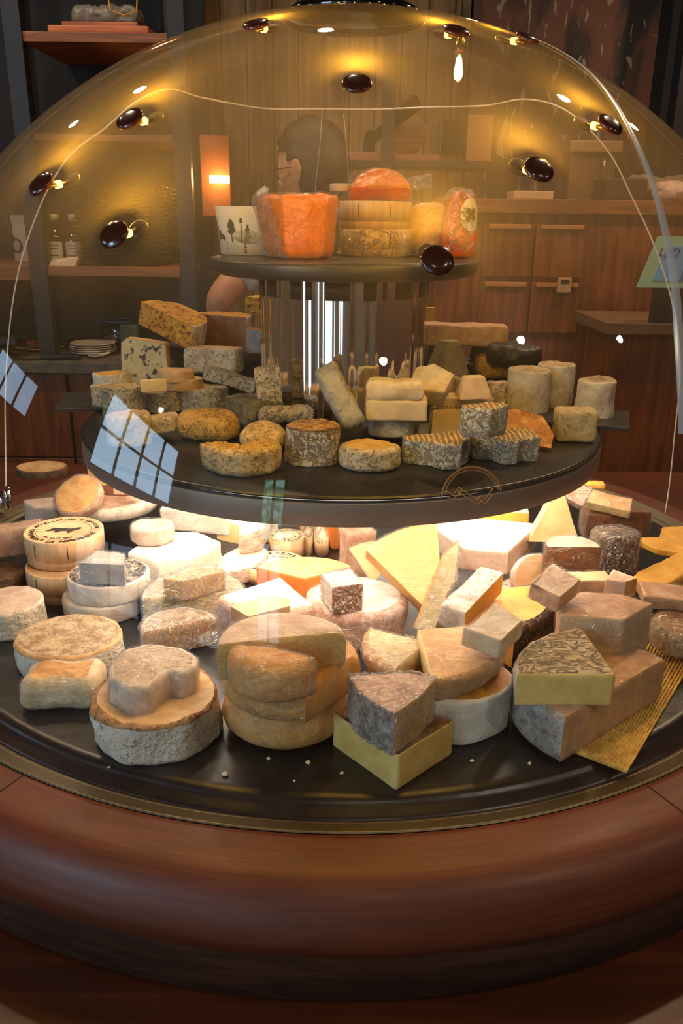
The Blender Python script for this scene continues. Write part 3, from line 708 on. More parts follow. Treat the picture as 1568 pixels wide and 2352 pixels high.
    dict(key='ch1', name='cheese_chunk', label='grey-pink angular chunk with folded film propped above the big wedge', kind='poly', par=[(-1, -0.2, 0), (0, -1, 1), (1, 0.0, 0), (0.1, 1, 0)], a0=0, loc=(0.211, -0.317, 0.092), rot=(17.1, 0.0, 0.0), s=0.0249, h=0.0199, side='tanpink', top='pinkwhite', paste='tanpaste', wrap=1, amp=1, bev=0.04),
    dict(key='sm1', name='cheese_slice', label='small yellow-topped slice in film behind the big wrapped wedge on the right', kind='rect', par=0.5, a0=5, loc=(0.2673, -0.2446, 0.06), rot=(0.0, 0.0, 0.0), s=0.0246, h=0.0203, side='tanpink', top='creampaste', paste='tanpaste', wrap=1, amp=0.6),
    dict(key='sm2', name='cheese_wedge', label='small pink-rinded triangular wedge next to the pitted yellow finger of cheese', kind='poly', par=[(-1, -0.6, 0), (0.1, -0.9, 1), (1, -0.3, 1), (-0.1, 0.9, 0)], a0=0, loc=(0.2931, -0.2678, 0.07), rot=(0.0, 0.0, 0.0), s=0.0175, h=0.021, side='pinkwhite', top='pinkwhite', paste='washed', amp=0.6),
    dict(key='yr1', name='cheese_slice', label='torn golden-yellow cheese slice at the right edge, behind the yellow finger', kind='poly', par=[(-1, 0.1, 1), (-0.35, 0.15, 1), (-0.1, 0.7, 1), (0.6, 0.8, 1), (1, 0, 1), (0.3, -0.8, 1), (-0.6, -0.5, 1)], a0=0, loc=(0.4334, -0.0734, 0.0488), rot=(5.0, 0.0, 0.0), s=0.0546, h=0.0082, side='yellow', top='yellow', paste='yellow', amp=1.2, bev=0.05),
    dict(key='yr2', name='cheese_bar', label='thick golden-yellow finger of cheese with small pits at the right edge', kind='rect', par=0.3, a0=38, loc=(0.4035, -0.1491, 0.0348), rot=(5.0, 0.0, 0.0), s=0.0679, h=0.0204, side='yellow', top='yellow', paste='yellow', amp=1.2, bev=0.1, soft=2),
    dict(key='pk1', name='cheese_slab', label='pinkish-brown film-wrapped slab at the right edge below the yellow finger', kind='rect', par=0.5, a0=-10, loc=(0.3683, -0.2458, 0.05), rot=(0.0, 0.0, 0.0), s=0.0396, h=0.0142, side='tanpink', top='tanpink', paste='tanpaste', wrap=1, amp=0.6),
    dict(key='wb1', name='cheese_piece', label='round cheese bundled in cloudy film at the right edge above the striped mat', kind='disc', par=0.8, a0=0, loc=(0.3653, -0.2713, 0.0175), rot=(18.5, 0.0, 0.0), s=0.0348, h=0.0279, side='greybrown', top='tanpink', paste='tan', wrap=2, amp=1.5, bev=0.25),
    dict(key='bw1', name='cheese_wedge', label='big thick wedge with grey-tan cut faces in film, right side behind the wrinkled wedge', kind='poly', par=[(-1, -0.35, 1), (0.15, -0.55, 1), (1, 0.25, 0), (0.4, 0.65, 0), (-0.3, 0.75, 0), (-0.85, 0.45, 0)], a0=0, loc=(0.2585, -0.3261, 0.0), rot=(0.0, 0.0, 0.0), s=0.0497, h=0.0862, side='tanpink', top='tanpink', paste='greypaste', wrap=1, amp=0.6, bev=0.06),
    dict(key='tr1', name='cheese_half', label='large tan half wheel in film at the front right, carrying the wrinkled wedge', kind='chord', par=0.18, a0=40, loc=(0.2274, -0.3837, 0.004), rot=(0.0, 0.0, 0.0), s=0.0815, h=0.045, side='greyrind', top='tanpink', paste='tanpaste', wrap=1, amp=0.8, bev=0.08),
    dict(key='tr2', name='cheese_wedge', label='wedge with dark wrinkled rind and yellow cut face on the front right half wheel', kind='sector', par=86, a0=138, loc=(0.1983, -0.4114, 0.049), rot=(0.0, 0.0, 0.0), s=0.0846, h=0.0306, side='greyrind', top='wrinkle', paste='yellowpaste', amp=1.5, bev=0.05),
    dict(key='fr1', name='cheese_slab', label='square-cut yellow cheese slab with brown gritty top at the very front centre', kind='poly', par=[(-1, 0.15, 1), (0.02, -1, 1), (1, -0.05, 0), (0.0, 0.6, 0)], a0=0, loc=(0.0491, -0.4524, 0.0), rot=(0.0, 0.0, 0.0), s=0.0521, h=0.034, side='brownrind', top='brownrind', paste='olivepaste', amp=1, bev=0.03),
    dict(key='fr2', name='cheese_wedge', label='thick film-wrapped wedge with blue-grey rind on the square yellow slab', kind='poly', par=[(-1, 0.55, 0), (-0.75, -0.15, 0), (-0.4, -0.6, 0), (-0.02, -0.95, 1), (0.55, -0.3, 1), (1, 0.45, 0), (0.2, 0.7, 0)], a0=0, loc=(0.0462, -0.4613, 0.034), rot=(0.0, 0.0, 0.0), s=0.0375, h=0.0398, side='greyrind', top='tanpink', paste='olivepaste', wrap=2, amp=0.8, bev=0.04),
    dict(key='rb1', name='round_cheese', label='whole orange-tan washed-rind wheel at the bottom of the front centre stack', kind='disc', par=0.95, a0=0, loc=(-0.0458, -0.4043, 0.0), rot=(0.0, 0.0, 0.0), s=0.0579, h=0.042, side='washedside', top='washed', paste='cream', amp=1, bev=0.35),
    dict(key='rb2', name='round_cheese', label='orange wheel with a slice cut from its right side, second in the front centre stack', kind='chord', par=0.8, a0=52, loc=(-0.0409, -0.4115, 0.042), rot=(0.0, 0.0, 0.0), s=0.0624, h=0.036, side='washedside', top='washedpale', paste='amber', wrap=1, amp=1, bev=0.22),
    dict(key='rb3', name='cheese_half', label='half wheel in wrinkled film at the back of the front centre stack', kind='chord', par=-0.02, a0=13, loc=(-0.0499, -0.4237, 0.074), rot=(0.0, 0.0, 0.0), s=0.0548, h=0.0347, side='pinkwhite', top='pinkwhite', paste='yellowpale', wrap=1, amp=0.8, bev=0.14),
    dict(key='rb4', name='cheese_wedge', label='small orange rounded wedge in stretched film on top front of the centre stack', kind='sector', par=150, a0=-105, loc=(-0.0532, -0.4745, 0.076), rot=(0.0, 0.0, 0.0), s=0.0397, h=0.0342, side='washedside', top='washed', paste='amber', wrap=1, amp=1, bev=0.28),
    dict(key='pw', name='cheese_half', label='yellow-topped cheese in white paper under the two fan-shaped film-wrapped wedges', kind='disc', par=0.72, a0=0, loc=(0.0971, -0.3911, 0.0), rot=(0.0, 0.0, 0.0), s=0.065, h=0.045, side='paper', top='amber', paste='amber', amp=1.5, bev=0.05),
    dict(key='wc1', name='cheese_wedge', label='wedge in film pleated towards its tip, left of the two fan-shaped wedges', kind='sector', par=80, a0=195, loc=(0.0508, -0.3723, 0.045), rot=(0.0, 0.0, 0.0), s=0.0662, h=0.0179, side='tanpaste', top='greencream', paste='creampaste', wrap=2, amp=0.8, bev=0.2),
    dict(key='wc2', name='cheese_wedge', label='broad tan wedge in smooth film, right of the two fan-shaped wedges', kind='sector', par=95, a0=-38, loc=(0.1149, -0.3871, 0.0484), rot=(4.0, 0.0, 0.0), s=0.0835, h=0.0234, side='tan', top='tanpaste', paste='creampaste', wrap=1, amp=0.8, bev=0.08),
    dict(key='wt1', name='round_cheese', label='thick pinkish-white speckled wheel behind the front centre stack', kind='disc', par=0.9, a0=0, loc=(0.0201, -0.2254, 0.0), rot=(0.0, 0.0, 0.0), s=0.0576, h=0.0455, side='pinkrind', top='whitebrush', paste='cream', wrap=1, amp=1, bev=0.16),
    dict(key='wt2', name='cheese_chunk', label='upright film-wrapped chunk with white top and brown front on the speckled wheel', kind='cutrect', par=1.2, a0=20, loc=(0.0026, -0.2512, 0.0455), rot=(0.0, 0.0, 0.0), s=0.0175, h=0.0318, side='whitebrush', top='whitebrush', paste='brownpaste', wrap=2, amp=1.5, bev=0.15),
    dict(key='pw2', name='cheese_wedge', label='wedge with lilac-white rind and pointed tip left of the orange wedge', kind='sector', par=80, a0=-100, loc=(-0.072, -0.2812, 0.0), rot=(0.0, 0.0, 0.0), s=0.0838, h=0.0694, side='pinkrind', top='lilac', paste='tanpaste', amp=0.8, bev=0.12),
    dict(key='pw3', name='cheese_block', label='small angular amber-topped block in film lying on the lilac-white wedge', kind='poly', par=[(-1, -0.1, 1), (-0.35, -0.8, 1), (0.9, 0, 1), (0.85, 0.5, 0), (0.1, 0.8, 0)], a0=0, loc=(-0.0746, -0.3275, 0.0694), rot=(0.0, 0.0, 0.0), s=0.0305, h=0.012, side='tanpaste', top='creampaste', paste='tanpaste', wrap=1, amp=0.4, bev=0.02),
    dict(key='bc1', name='cheese_half', label='half wheel with speckled wrinkled top and cream cut front, left of centre', kind='chord', par=0.2, a0=12, loc=(-0.17, -0.184, 0.0), rot=(0.0, 0.0, 0.0), s=0.0575, h=0.0353, side='greywhite', top='mottle', paste='creampaste', wrap=2, amp=1, bev=0.06),
    dict(key='bc2', name='cheese_wedge', label='film-wrapped wedge with gold shine lying on the speckled half wheel', kind='poly', par=[(-1, -0.6, 1), (-0.3, -0.75, 1), (1, 0.1, 0), (0.6, 0.7, 0), (-0.4, 0.4, 0)], a0=0, loc=(-0.1629, -0.2037, 0.0353), rot=(0.0, 0.0, 0.0), s=0.0325, h=0.024, side='mottle', top='goldfoil', paste='tan', wrap=2, amp=1, bev=0.1),
    dict(key='bc3', name='cheese_half', label='pleat-wrapped half wheel with brown cut face beside the centre stack', kind='chord', par=0.15, a0=28, loc=(-0.1752, -0.2617, 0.0), rot=(0.0, 0.0, 0.0), s=0.0405, h=0.0325, side='greywhite', top='mottle', paste='tanpaste', wrap=2, amp=0.8, bev=0.15, tail=(1, -0.6, 0)),
    dict(key='br1', name='cheese_wedge', label='tall pale yellow wedge with bright face standing in the right back pile', kind='poly', par=[(-1, -1, 1), (0.35, -1, 0), (1, -0.9, 0), (0.25, 1, 0), (-0.1, 0.95, 1)], a0=0, loc=(0.2678, -0.078, 0.0841), rot=(85.0, 0.0, 0.0), s=0.0319, h=0.0191, side='brownrind', top='creampaste', paste='creampaste', amp=0.6, bev=0.03),
    dict(key='br2', name='cheese_chunk', label='small brown film-wrapped chunk behind the tall pale wedge', kind='poly', par=[(-1, -0.3, 1), (0.3, -1, 1), (1, 0.2, 0), (-0.2, 1, 0)], a0=0, loc=(0.304, -0.0423, 0.1044), rot=(54.0, 0.0, 0.0), s=0.0189, h=0.0113, side='tanpink', top='tanpink', paste='tanpaste', wrap=2, amp=1),
    dict(key='br3', name='cheese_slab', label='flat yellowish slab with brown edge at the top of the right back pile', kind='cutrect', par=0.5, a0=-20, loc=(0.3585, -0.0099, 0.0785), rot=(21.4, 0.0, 0.0), s=0.0294, h=0.0118, side='brownrind', top='tanpaste', paste='creampaste', wrap=1, amp=0.6),
    dict(key='br4', name='cheese_wedge', label='brown pointed wedge lying below the flat yellowish slab on the right', kind='sector', par=50, a0=165, loc=(0.3672, 0.0053, 0.035), rot=(0.0, 0.0, 0.0), s=0.093, h=0.0363, side='brownrind', top='brownpaste', paste='brownpaste', wrap=1, amp=0.6),
    dict(key='br5', name='cheese_slice', label='small yellow slice sticking out under the rim of the middle shelf on the right', kind='rect', par=0.3, a0=35, loc=(0.2779, -0.018, 0.1084), rot=(25.8, 0.0, 0.0), s=0.0245, h=0.0073, side='yellow', top='yellow', paste='yellow', amp=0.6),
    dict(key='br6', name='cheese_slice', label='pale yellow slice lying flat at the back right behind the wrapped chunk', kind='rect', par=0.5, a0=-8, loc=(0.3467, 0.0415, 0.09), rot=(0.0, 0.0, 0.0), s=0.0206, h=0.0062, side='yellow', top='yellow', paste='yellow', amp=0.6),
    dict(key='br7', name='cheese_wedge', label='brown-rinded wedge tucked behind the big white-topped wedge', kind='cutrect', par=0.5, a0=-6, loc=(0.2081, -0.028, 0.06), rot=(0.0, 0.0, 0.0), s=0.0397, h=0.022, side='greybrown', top='tanpink', paste='amber', amp=0.6),
    dict(key='bk1', name='cheese_piece', label='yellow film-wrapped piece half hidden under the middle shelf left of the tall slab', kind='rect', par=0.7, a0=0, loc=(-0.0328, 0.0678, 0.0), rot=(0.0, 0.0, 0.0), s=0.0248, h=0.0308, side='tanpink', top='creampaste', paste='tan', wrap=1, amp=1),
    dict(key='bk2', name='cheese_piece', label='pale film-wrapped piece in shadow at the centre back of the slab', kind='rect', par=0.7, a0=12, loc=(-0.114, 0.0492, 0.0), rot=(0.0, 0.0, 0.0), s=0.0229, h=0.0459, side='white', top='white', paste='tan', wrap=1, amp=1),
    dict(key='m1', name='cheese_half', label='large rough yellow-topped cheese half tilted up at the left back of the middle shelf', kind='chord', par=0.1, a0=-35, loc=(-0.2402, 0.1394, 0.2782), rot=(9.4, 12.0, 0.0), s=0.0544, h=0.0338, side='tomme', top='mimo', paste='mimo', amp=1.2, bev=0.04),
    dict(key='m2', name='cheese_half', label='rough yellow-topped cheese half lying level beside the tilted one', kind='sector', par=165, a0=60, loc=(-0.178, 0.1782, 0.26), rot=(0.0, 0.0, 0.0), s=0.0543, h=0.0442, side='tomme', top='mimo', paste='brownpaste', amp=1.2, bev=0.04),
    dict(key='m3', name='cheese_wedge', label='blue cheese wedge with dark veins standing on the left of the middle shelf', kind='poly', par=[(-0.85, -1, 0), (1, -1, 0), (0.85, 0.8, 0), (-0.55, 1, 0), (-0.8, 0.8, 0)], a0=0, loc=(-0.2746, 0.1034, 0.24), rot=(85.2, 0.0, 0.0), s=0.037, h=0.0222, side='tan', top='blue', paste='blue', amp=0.6, bev=0.04),
    dict(key='m4', name='cheese_loaf', label='pale grey half loaf lying behind the tilted grey bar on the middle shelf', kind='rect', par=0.5, a0=-12, loc=(-0.1773, 0.0829, 0.236), rot=(0.0, 0.0, 0.0), s=0.0373, h=0.0344, side='ashlight', top='tan', paste='tan', amp=1, bev=0.12),
    dict(key='m5', name='cheese_bar', label='ash-grey cheese bar tilted down to the right on the middle shelf', kind='rect', par=0.33, a0=-8, loc=(-0.1458, 0.005, 0.2323), rot=(0.0, 14.0, 0.0), s=0.035, h=0.0175, side='ash', top='ash', paste='ash', amp=1.2, bev=0.12),
    dict(key='m6', name='cheese_bar', label='ash-grey cheese bar standing upright left of the chrome column', kind='rect', par=0.85, a0=10, loc=(-0.0823, -0.1017, 0.2311), rot=(0.0, -8.0, 0.0), s=0.0139, h=0.0444, side='ash', top='ash', paste='ash', amp=1.5, bev=0.15),
    dict(key='m7', name='cheese_bar', label='tall purplish-grey bar behind the upright ash bar, touching the chrome column', kind='rect', par=0.8, a0=0, loc=(-0.1209, 0.1065, 0.26), rot=(0.0, 0.0, 0.0), s=0.0126, h=0.0328, side='ashblue', top='redbrown', paste='ash', amp=0.8, bev=0.1),
    dict(key='m8', name='cheese_crumb', label='yellow crumbly bit perched on the tall purplish bar', kind='poly', par=[(-1, -0.8, 1), (0.9, -0.9, 0), (0.7, 0.9, 0), (-0.1, 0.5, 1)], a0=0, loc=(-0.1403, 0.2831, 0.2928), rot=(0.0, 0.0, 0.0), s=0.0143, h=0.0273, side='mimo', top='mimo', paste='mimo', amp=1.5),
    dict(key='m9', name='cheese_round', label='small white round with yellow lumpy top at the left rim of the middle shelf', kind='disc', par=0.8, a0=0, loc=(-0.3223, 0.0798, 0.209), rot=(0.0, 0.0, 0.0), s=0.0244, h=0.0247, side='bloom', top='yellow', paste='cream', amp=2),
    dict(key='m10', name='cheese_round', label='mouldy off-white round at the extreme left rim of the middle shelf', kind='disc', par=0.9, a0=0, loc=(-0.3202, 0.0311, 0.194), rot=(0.0, 0.0, 0.0), s=0.0164, h=0.0313, side='crottin', top='crottin', paste='cream', amp=1.5),
    dict(key='m11', name='cheese_round', label='ash-grey drum cheese at the left, in front of the blue cheese', kind='disc', par=0.95, a0=0, loc=(-0.2815, -0.0143, 0.194), rot=(0.0, 0.0, 0.0), s=0.0259, h=0.0399, side='ash', top='ashtan', paste='cream', amp=1.2, bev=0.08),
    dict(key='m12', name='cheese_round', label='grey drum cheese, middle of the three grey drums on the left', kind='disc', par=0.9, a0=0, loc=(-0.2391, 0.026, 0.194), rot=(0.0, 0.0, 0.0), s=0.0256, h=0.0272, side='ash', top='ashtan', paste='cream', amp=1, bev=0.08),
    dict(key='m13', name='cheese_round', label='grey ridged drum cheese with beige top, right one of the three grey drums', kind='disc', par=0.9, a0=0, loc=(-0.1838, 0.0289, 0.194), rot=(0.0, 0.0, 0.0), s=0.0309, h=0.0313, side='ash', top='ashtan', paste='cream', amp=1.5, bev=0.08),
    dict(key='m14', name='cheese_slice', label='cream-coloured round slice, upper of the two behind the middle grey drum', kind='disc', par=0.85, a0=0, loc=(-0.2199, 0.0264, 0.234), rot=(0.0, 0.0, 0.0), s=0.0236, h=0.0144, side='tan', top='tan', paste='cream', amp=0.6),
    dict(key='m15', name='cheese_slice', label='cream-coloured round slice, lower of the two behind the middle grey drum', kind='disc', par=0.85, a0=0, loc=(-0.2094, 0.0302, 0.222), rot=(0.0, 0.0, 0.0), s=0.0241, h=0.0147, side='tan', top='creampaste', paste='cream', amp=0.6),
    dict(key='m16', name='cheese_stick', label='thin pale yellow cheese stick between the left grey drums', kind='rect', par=0.2, a0=20, loc=(-0.2382, -0.0243, 0.229), rot=(0.0, 0.0, 0.0), s=0.016, h=0.015, side='creampaste', top='creampaste', paste='cream', amp=0.4),
    dict(key='m17', name='cheese_round', label='lopsided grey round with beige top slumped at the left front of the middle shelf', kind='disc', par=0.9, a0=0, loc=(-0.2415, -0.149, 0.194), rot=(0.0, 0.0, 0.0), s=0.0243, h=0.0345, side='ashlight', top='ashtan', paste='cream', amp=2, bev=0.15),
    dict(key='m18', name='cheese_round', label='beige-grey round leaning against the slumped round on its right side', kind='disc', par=0.9, a0=0, loc=(-0.2106, -0.1163, 0.2015), rot=(0.0, -10.0, 0.0), s=0.0218, h=0.0175, side='ashlight', top='ashtan', paste='cream', amp=1.5, bev=0.15),
    dict(key='m19', name='cheese_loaf', label='yellow-mould oval cheese left of centre on the middle shelf', kind='poly', par=[(-1, 0, 0), (-0.8, -0.6, 0), (0, -0.9, 0), (0.7, -0.8, 0), (1, -0.3, 0), (0.7, 0.5, 0), (0, 0.7, 0), (-0.7, 0.6, 0)], a0=0, loc=(-0.155, -0.1117, 0.194), rot=(0.0, 0.0, 0.0), s=0.04, h=0.0293, side='moldyellow', top='moldyellow', paste='cream', amp=2.5, bev=0.3, soft=2),
    dict(key='m20', name='cheese_half', label='curved half round with bumpy speckled rind at the front left of the middle shelf', kind='poly', par=[(-1, 0.1, 0), (-0.8, -0.35, 0), (-0.3, -0.75, 0), (0.3, -0.85, 0), (0.9, -0.55, 0), (1, -0.05, 0), (0.9, 0.35, 0), (0.1, 0.1, 0), (-0.6, 0.4, 0)], a0=0, loc=(-0.1028, -0.2426, 0.194), rot=(0.0, 0.0, 0.0), s=0.0425, h=0.0261, side='moldtan', top='moldyellow', paste='cream', amp=2.5, bev=0.12),
    dict(key='m21', name='cheese_round', label='tan speckled round behind the curved half round at the front', kind='disc', par=0.95, a0=0, loc=(-0.0858, -0.1739, 0.2022), rot=(23.3, 0.0, 0.0), s=0.0258, h=0.018, side='moldtan', top='moldtan', paste='cream', amp=1.2, bev=0.3),
    dict(key='m22', name='cheese_piece', label='dark grey-green mouldy piece in the shade left of the long ash log', kind='poly', par=[(-1, 0.3, 0), (-0.2, -0.9, 0), (1, -0.3, 0), (0.7, 0.8, 0), (-0.3, 0.9, 0)], a0=0, loc=(-0.1017, -0.0969, 0.212), rot=(0.0, 0.0, 0.0), s=0.0344, h=0.0266, side='ashdark', top='ashdark', paste='ash', amp=2, bev=0.1),
    dict(key='m23', name='cheese_log', label='short grey log lying across, with beige end, left of the long ash log', kind='rect', par=0.36, a0=16, loc=(-0.0643, -0.1227, 0.216), rot=(0.0, 0.0, 0.0), s=0.0315, h=0.0189, side='ash', top='ash', paste='tan', amp=1.5, bev=0.25),
    dict(key='m24', name='cheese_log', label='long ash-coated log pointing at the viewer in front of the chrome column', kind='rect', par=0.36, a0=118, loc=(-0.0015, -0.1301, 0.2439), rot=(64.4, 0.0, 0.0), s=0.0409, h=0.0254, side='ashlog', top='ashlog', paste='cream', amp=1.6, bev=0.45, soft=2),
    dict(key='m25', name='cheese_round', label='drum cheese with crackled brown and white rind at the front of the middle shelf', kind='disc', par=0.95, a0=0, loc=(-0.0289, -0.2056, 0.194), rot=(0.0, 0.0, 0.0), s=0.0297, h=0.0399, side='crackle', top='browntop', paste='cream', amp=1.8, bev=0.06, rim='brownrind'),
    dict(key='m26', name='cheese_round', label='flat round with smooth golden top right of the crackled drum', kind='disc', par=0.9, a0=0, loc=(0.0313, -0.2223, 0.194), rot=(0.0, 0.0, 0.0), s=0.0318, h=0.0235, side='crottin', top='goldtop', paste='cream', amp=1.2, bev=0.15, sink=0.06),
    dict(key='m27', name='cheese_slab', label='heart-shaped grey-white cheese with grooved tan top at the front of the middle shelf', kind='poly', par=[(-1, 0.2, 0), (-0.95, -0.3, 0), (-0.2, -0.6, 0), (0.2, -1, 0), (0.7, -0.9, 0), (0.75, -0.45, 0), (1, -0.2, 0), (0.95, 0.7, 0), (0, 0.5, 0)], a0=0, loc=(0.1046, -0.2056, 0.194), rot=(0.0, 0.0, 0.0), s=0.036, h=0.0276, side='crotblue', top='groove', paste='cream', amp=1.5, bev=0.06),
    dict(key='m28', name='cheese_half', label='bright yellow-cut soft cheese with grey rind under the grey block', kind='chord', par=0.1, a0=15, loc=(0.1364, -0.0683, 0.194), rot=(0.0, 0.0, 0.0), s=0.0327, h=0.0312, side='crottin', top='groove', paste='yellowpale', amp=1.2, bev=0.08),
    dict(key='m29', name='cheese_slab', label='notched grey-white cheese with wavy tan top at the right front', kind='poly', par=[(-1, 0.3, 0), (-0.9, -0.3, 0), (-0.4, -0.5, 0), (-0.1, -0.95, 0), (0.3, -0.9, 0), (0.45, -0.6, 0), (1, -0.5, 0), (0.95, 0.4, 0), (0.2, 0.7, 0)], a0=0, loc=(0.1782, -0.1839, 0.194), rot=(0.0, 0.0, 0.0), s=0.0375, h=0.026, side='crotblue', top='groove', paste='cream', amp=1.8, bev=0.06),
    dict(key='m30', name='cheese_block', label='small grey-white block with tan top resting on the notched cheese', kind='poly', par=[(-1, 0.1, 0), (-0.9, -0.5, 0), (0.1, -0.8, 0), (0.95, 0.0, 0), (0.9, 0.8, 0), (0.1, 0.5, 0)], a0=0, loc=(0.1473, -0.2326, 0.232), rot=(0.0, 0.0, 0.0), s=0.0239, h=0.0305, side='crotblue', top='groove', paste='cream', amp=1.2, bev=0.06),
    dict(key='m31', name='cheese_crust', label='crisp golden crust sheet leaning behind the notched grey-white cheese', kind='poly', par=[(-1, 0.9, 1), (-0.2, 0.95, 1), (0.7, 0.6, 1), (1, -0.3, 1), (0.8, -1, 1), (-0.4, -0.7, 1), (-1, -0.2, 1)], a0=0, loc=(0.2114, -0.1259, 0.2112), rot=(32.7, 0.0, 0.0), s=0.032, h=0.0045, side='goldcrust', top='goldcrust', paste='goldcrust', amp=3, bev=0.02),
    dict(key='m32', name='cheese_round', label='soft white half round with yellow top right of the long ash log', kind='disc', par=0.8, a0=10, loc=(0.0588, -0.1135, 0.201), rot=(0.0, 0.0, 0.0), s=0.0258, h=0.0271, side='bloom', top='yellow', paste='cream', amp=1.2, bev=0.1),
    dict(key='m33', name='cheese_slice', label='pale grey flat block, lower one of the stack right of the long ash log', kind='rect', par=0.5, a0=0, loc=(0.0622, -0.1286, 0.224), rot=(0.0, 0.0, 0.0), s=0.0346, h=0.023, side='greencream', top='greencream', paste='cream', amp=0.8),
    dict(key='m34', name='cheese_bar', label='buttery-pink rounded bar lying on the pale grey flat block', kind='rect', par=0.38, a0=-2, loc=(0.0605, -0.1341, 0.247), rot=(0.0, 0.0, 0.0), s=0.0328, h=0.0227, side='tanpale', top='tanpale', paste='cream', amp=1, bev=0.25),
    dict(key='m35', name='cheese_chunk', label='off-white upright chunk behind the buttery bar', kind='poly', par=[(-1, -0.6, 0), (0.5, -0.9, 0), (1, 0.2, 0), (0.1, 0.8, 0), (-0.6, 0.6, 0)], a0=0, loc=(0.1058, -0.0729, 0.2412), rot=(32.8, 0.0, 0.0), s=0.0282, h=0.0254, side='tanpale', top='tanpale', paste='cream', amp=1.5, bev=0.1),
    dict(key='m36', name='cheese_pyramid', label='small pale cut pyramid in front of the black leaf parcel', kind='cutrect', par=0.7, a0=10, loc=(0.1572, -0.0785, 0.239), rot=(0.0, 0.0, 0.0), s=0.0203, h=0.0244, side='tanpale', top='tanpale', paste='cream', amp=0.8, taper=0.55),
    dict(key='m37', name='cheese_slice', label='pale yellow slab under the small pale pyramid', kind='cutrect', par=0.6, a0=4, loc=(0.1522, -0.0484, 0.216), rot=(0.0, 0.0, 0.0), s=0.0324, h=0.0181, side='creampaste', top='creampaste', paste='creampaste', amp=0.6),
    dict(key='m38', name='cheese_pyramid', label='grey-green truncated pyramid cheese right of the chrome column', kind='rect', par=0.9, a0=35, loc=(0.1482, 0.1146, 0.225), rot=(0.0, 0.0, 0.0), s=0.0262, h=0.0544, side='ashgreen', top='ashgreen', paste='ash', amp=0.8, bev=0.04, taper=0.45),
    dict(key='m39', name='cheese_slab', label='long pale pink slab at the right back of the middle shelf', kind='rect', par=0.35, a0=-5, loc=(0.1777, 0.1712, 0.266), rot=(0.0, 0.0, 0.0), s=0.0619, h=0.0295, side='pinkpaste', top='pinkpaste', paste='pinkpaste', amp=0.8, bev=0.08),
    dict(key='m40', name='cheese_piece', label='small yellow piece behind the pink slab touching the chrome column', kind='rect', par=0.6, a0=0, loc=(0.1365, 0.2973, 0.278), rot=(0.0, 0.0, 0.0), s=0.0101, h=0.0288, side='yellow', top='yellow', paste='yellow', amp=0.6, bev=0.2),
    dict(key='m41', name='cheese_parcel', label='black leaf-wrapped cheese with pointed folded top at the right back', kind='poly', par=[(-1, -0.7, 0), (0.8, -0.9, 0), (1, 0.4, 0), (0, 1, 0)], a0=0, loc=(0.2111, 0.2036, 0.238), rot=(0.0, 0.0, 0.0), s=0.024, h=0.0428, side='blackleaf', top='blackleaf', paste='cream', amp=4, bev=0.05, taper=0.3),
    dict(key='m42', name='cheese_parcel', label='flat black leaf-wrapped cheese right of the pointed black parcel', kind='disc', par=0.9, a0=0, loc=(0.2457, 0.1329, 0.242), rot=(0.0, 0.0, 0.0), s=0.0401, h=0.0304, side='blackleaf', top='blackleaf', paste='cream', amp=3, bev=0.3),
    dict(key='m43', name='cheese_loaf', label='rounded yellow-tan loaf between the black parcels and the tall drums', kind='rect', par=0.5, a0=-4, loc=(0.2347, 0.1425, 0.224), rot=(0.0, 0.0, 0.0), s=0.0419, h=0.0325, side='moldyellow', top='washed', paste='cream', amp=1.2, bev=0.3, soft=3),
    dict(key='m44', name='cheese_drum', label='tall pale grey cylinder cheese, front one of the pair on the right', kind='disc', par=1, a0=0, loc=(0.2491, 0.0356, 0.194), rot=(0.0, 0.0, 0.0), s=0.0284, h=0.061, side='drum', top='ashtan', paste='cream', amp=1, bev=0.12),
    dict(key='m45', name='cheese_drum', label='tall grey cylinder cheese, rear one of the pair on the right', kind='disc', par=1, a0=0, loc=(0.2933, 0.0743, 0.194), rot=(0.0, 0.0, 0.0), s=0.0254, h=0.0616, side='drum', top='ashtan', paste='cream', amp=1, bev=0.12),
    dict(key='m46', name='cheese_round', label='grey round with flaky tan top at the far right rim of the middle shelf', kind='disc', par=0.95, a0=0, loc=(0.3313, 0.008, 0.196), rot=(0.0, 0.0, 0.0), s=0.0249, h=0.0506, side='drum', top='flaky', paste='cream', amp=1.5, bev=0.12),
    dict(key='m47', name='cheese_block', label='rounded square khaki cheese at the right rim of the middle shelf', kind='rect', par=0.7, a0=-3, loc=(0.2766, -0.1005, 0.194), rot=(0.0, 0.0, 0.0), s=0.0238, h=0.0368, side='drumkhaki', top='drumkhaki', paste='cream', amp=1, bev=0.18, soft=2),
    dict(key='m48', name='cheese_piece', label='greyish lump between the tall drum and the small pyramid', kind='disc', par=0.8, a0=0, loc=(0.2091, 0.038, 0.204), rot=(0.0, 0.0, 0.0), s=0.0155, h=0.0328, side='crottin', top='crottin', paste='cream', amp=2, bev=0.2),
    dict(key='m49', name='cheese_piece', label='speckled tan lump behind the small pale pyramid', kind='disc', par=0.9, a0=0, loc=(0.1441, 0.0499, 0.204), rot=(0.0, 0.0, 0.0), s=0.0169, h=0.0351, side='moldtan', top='moldtan', paste='cream', amp=2, bev=0.2),
    dict(key='t2', name='cheese_wedge', label='bright orange cheese wedge half wrapped in cloudy film at the front of the top shelf', kind='poly', par=[(-1, 0.1, 0), (-0.3, -0.9, 0), (0.3, -1, 0), (0.75, -0.75, 0), (1, 0.1, 1), (0.6, 0.7, 1)], a0=0, loc=(-0.0516, -0.0219, 0.393), rot=(0.0, 0.0, 0.0), s=0.0413, h=0.0716, side='orangewrap', top='orangewrap', paste='orangewrap', wrap=1, amp=1, bev=0.26, taper=1.22, patch=1),
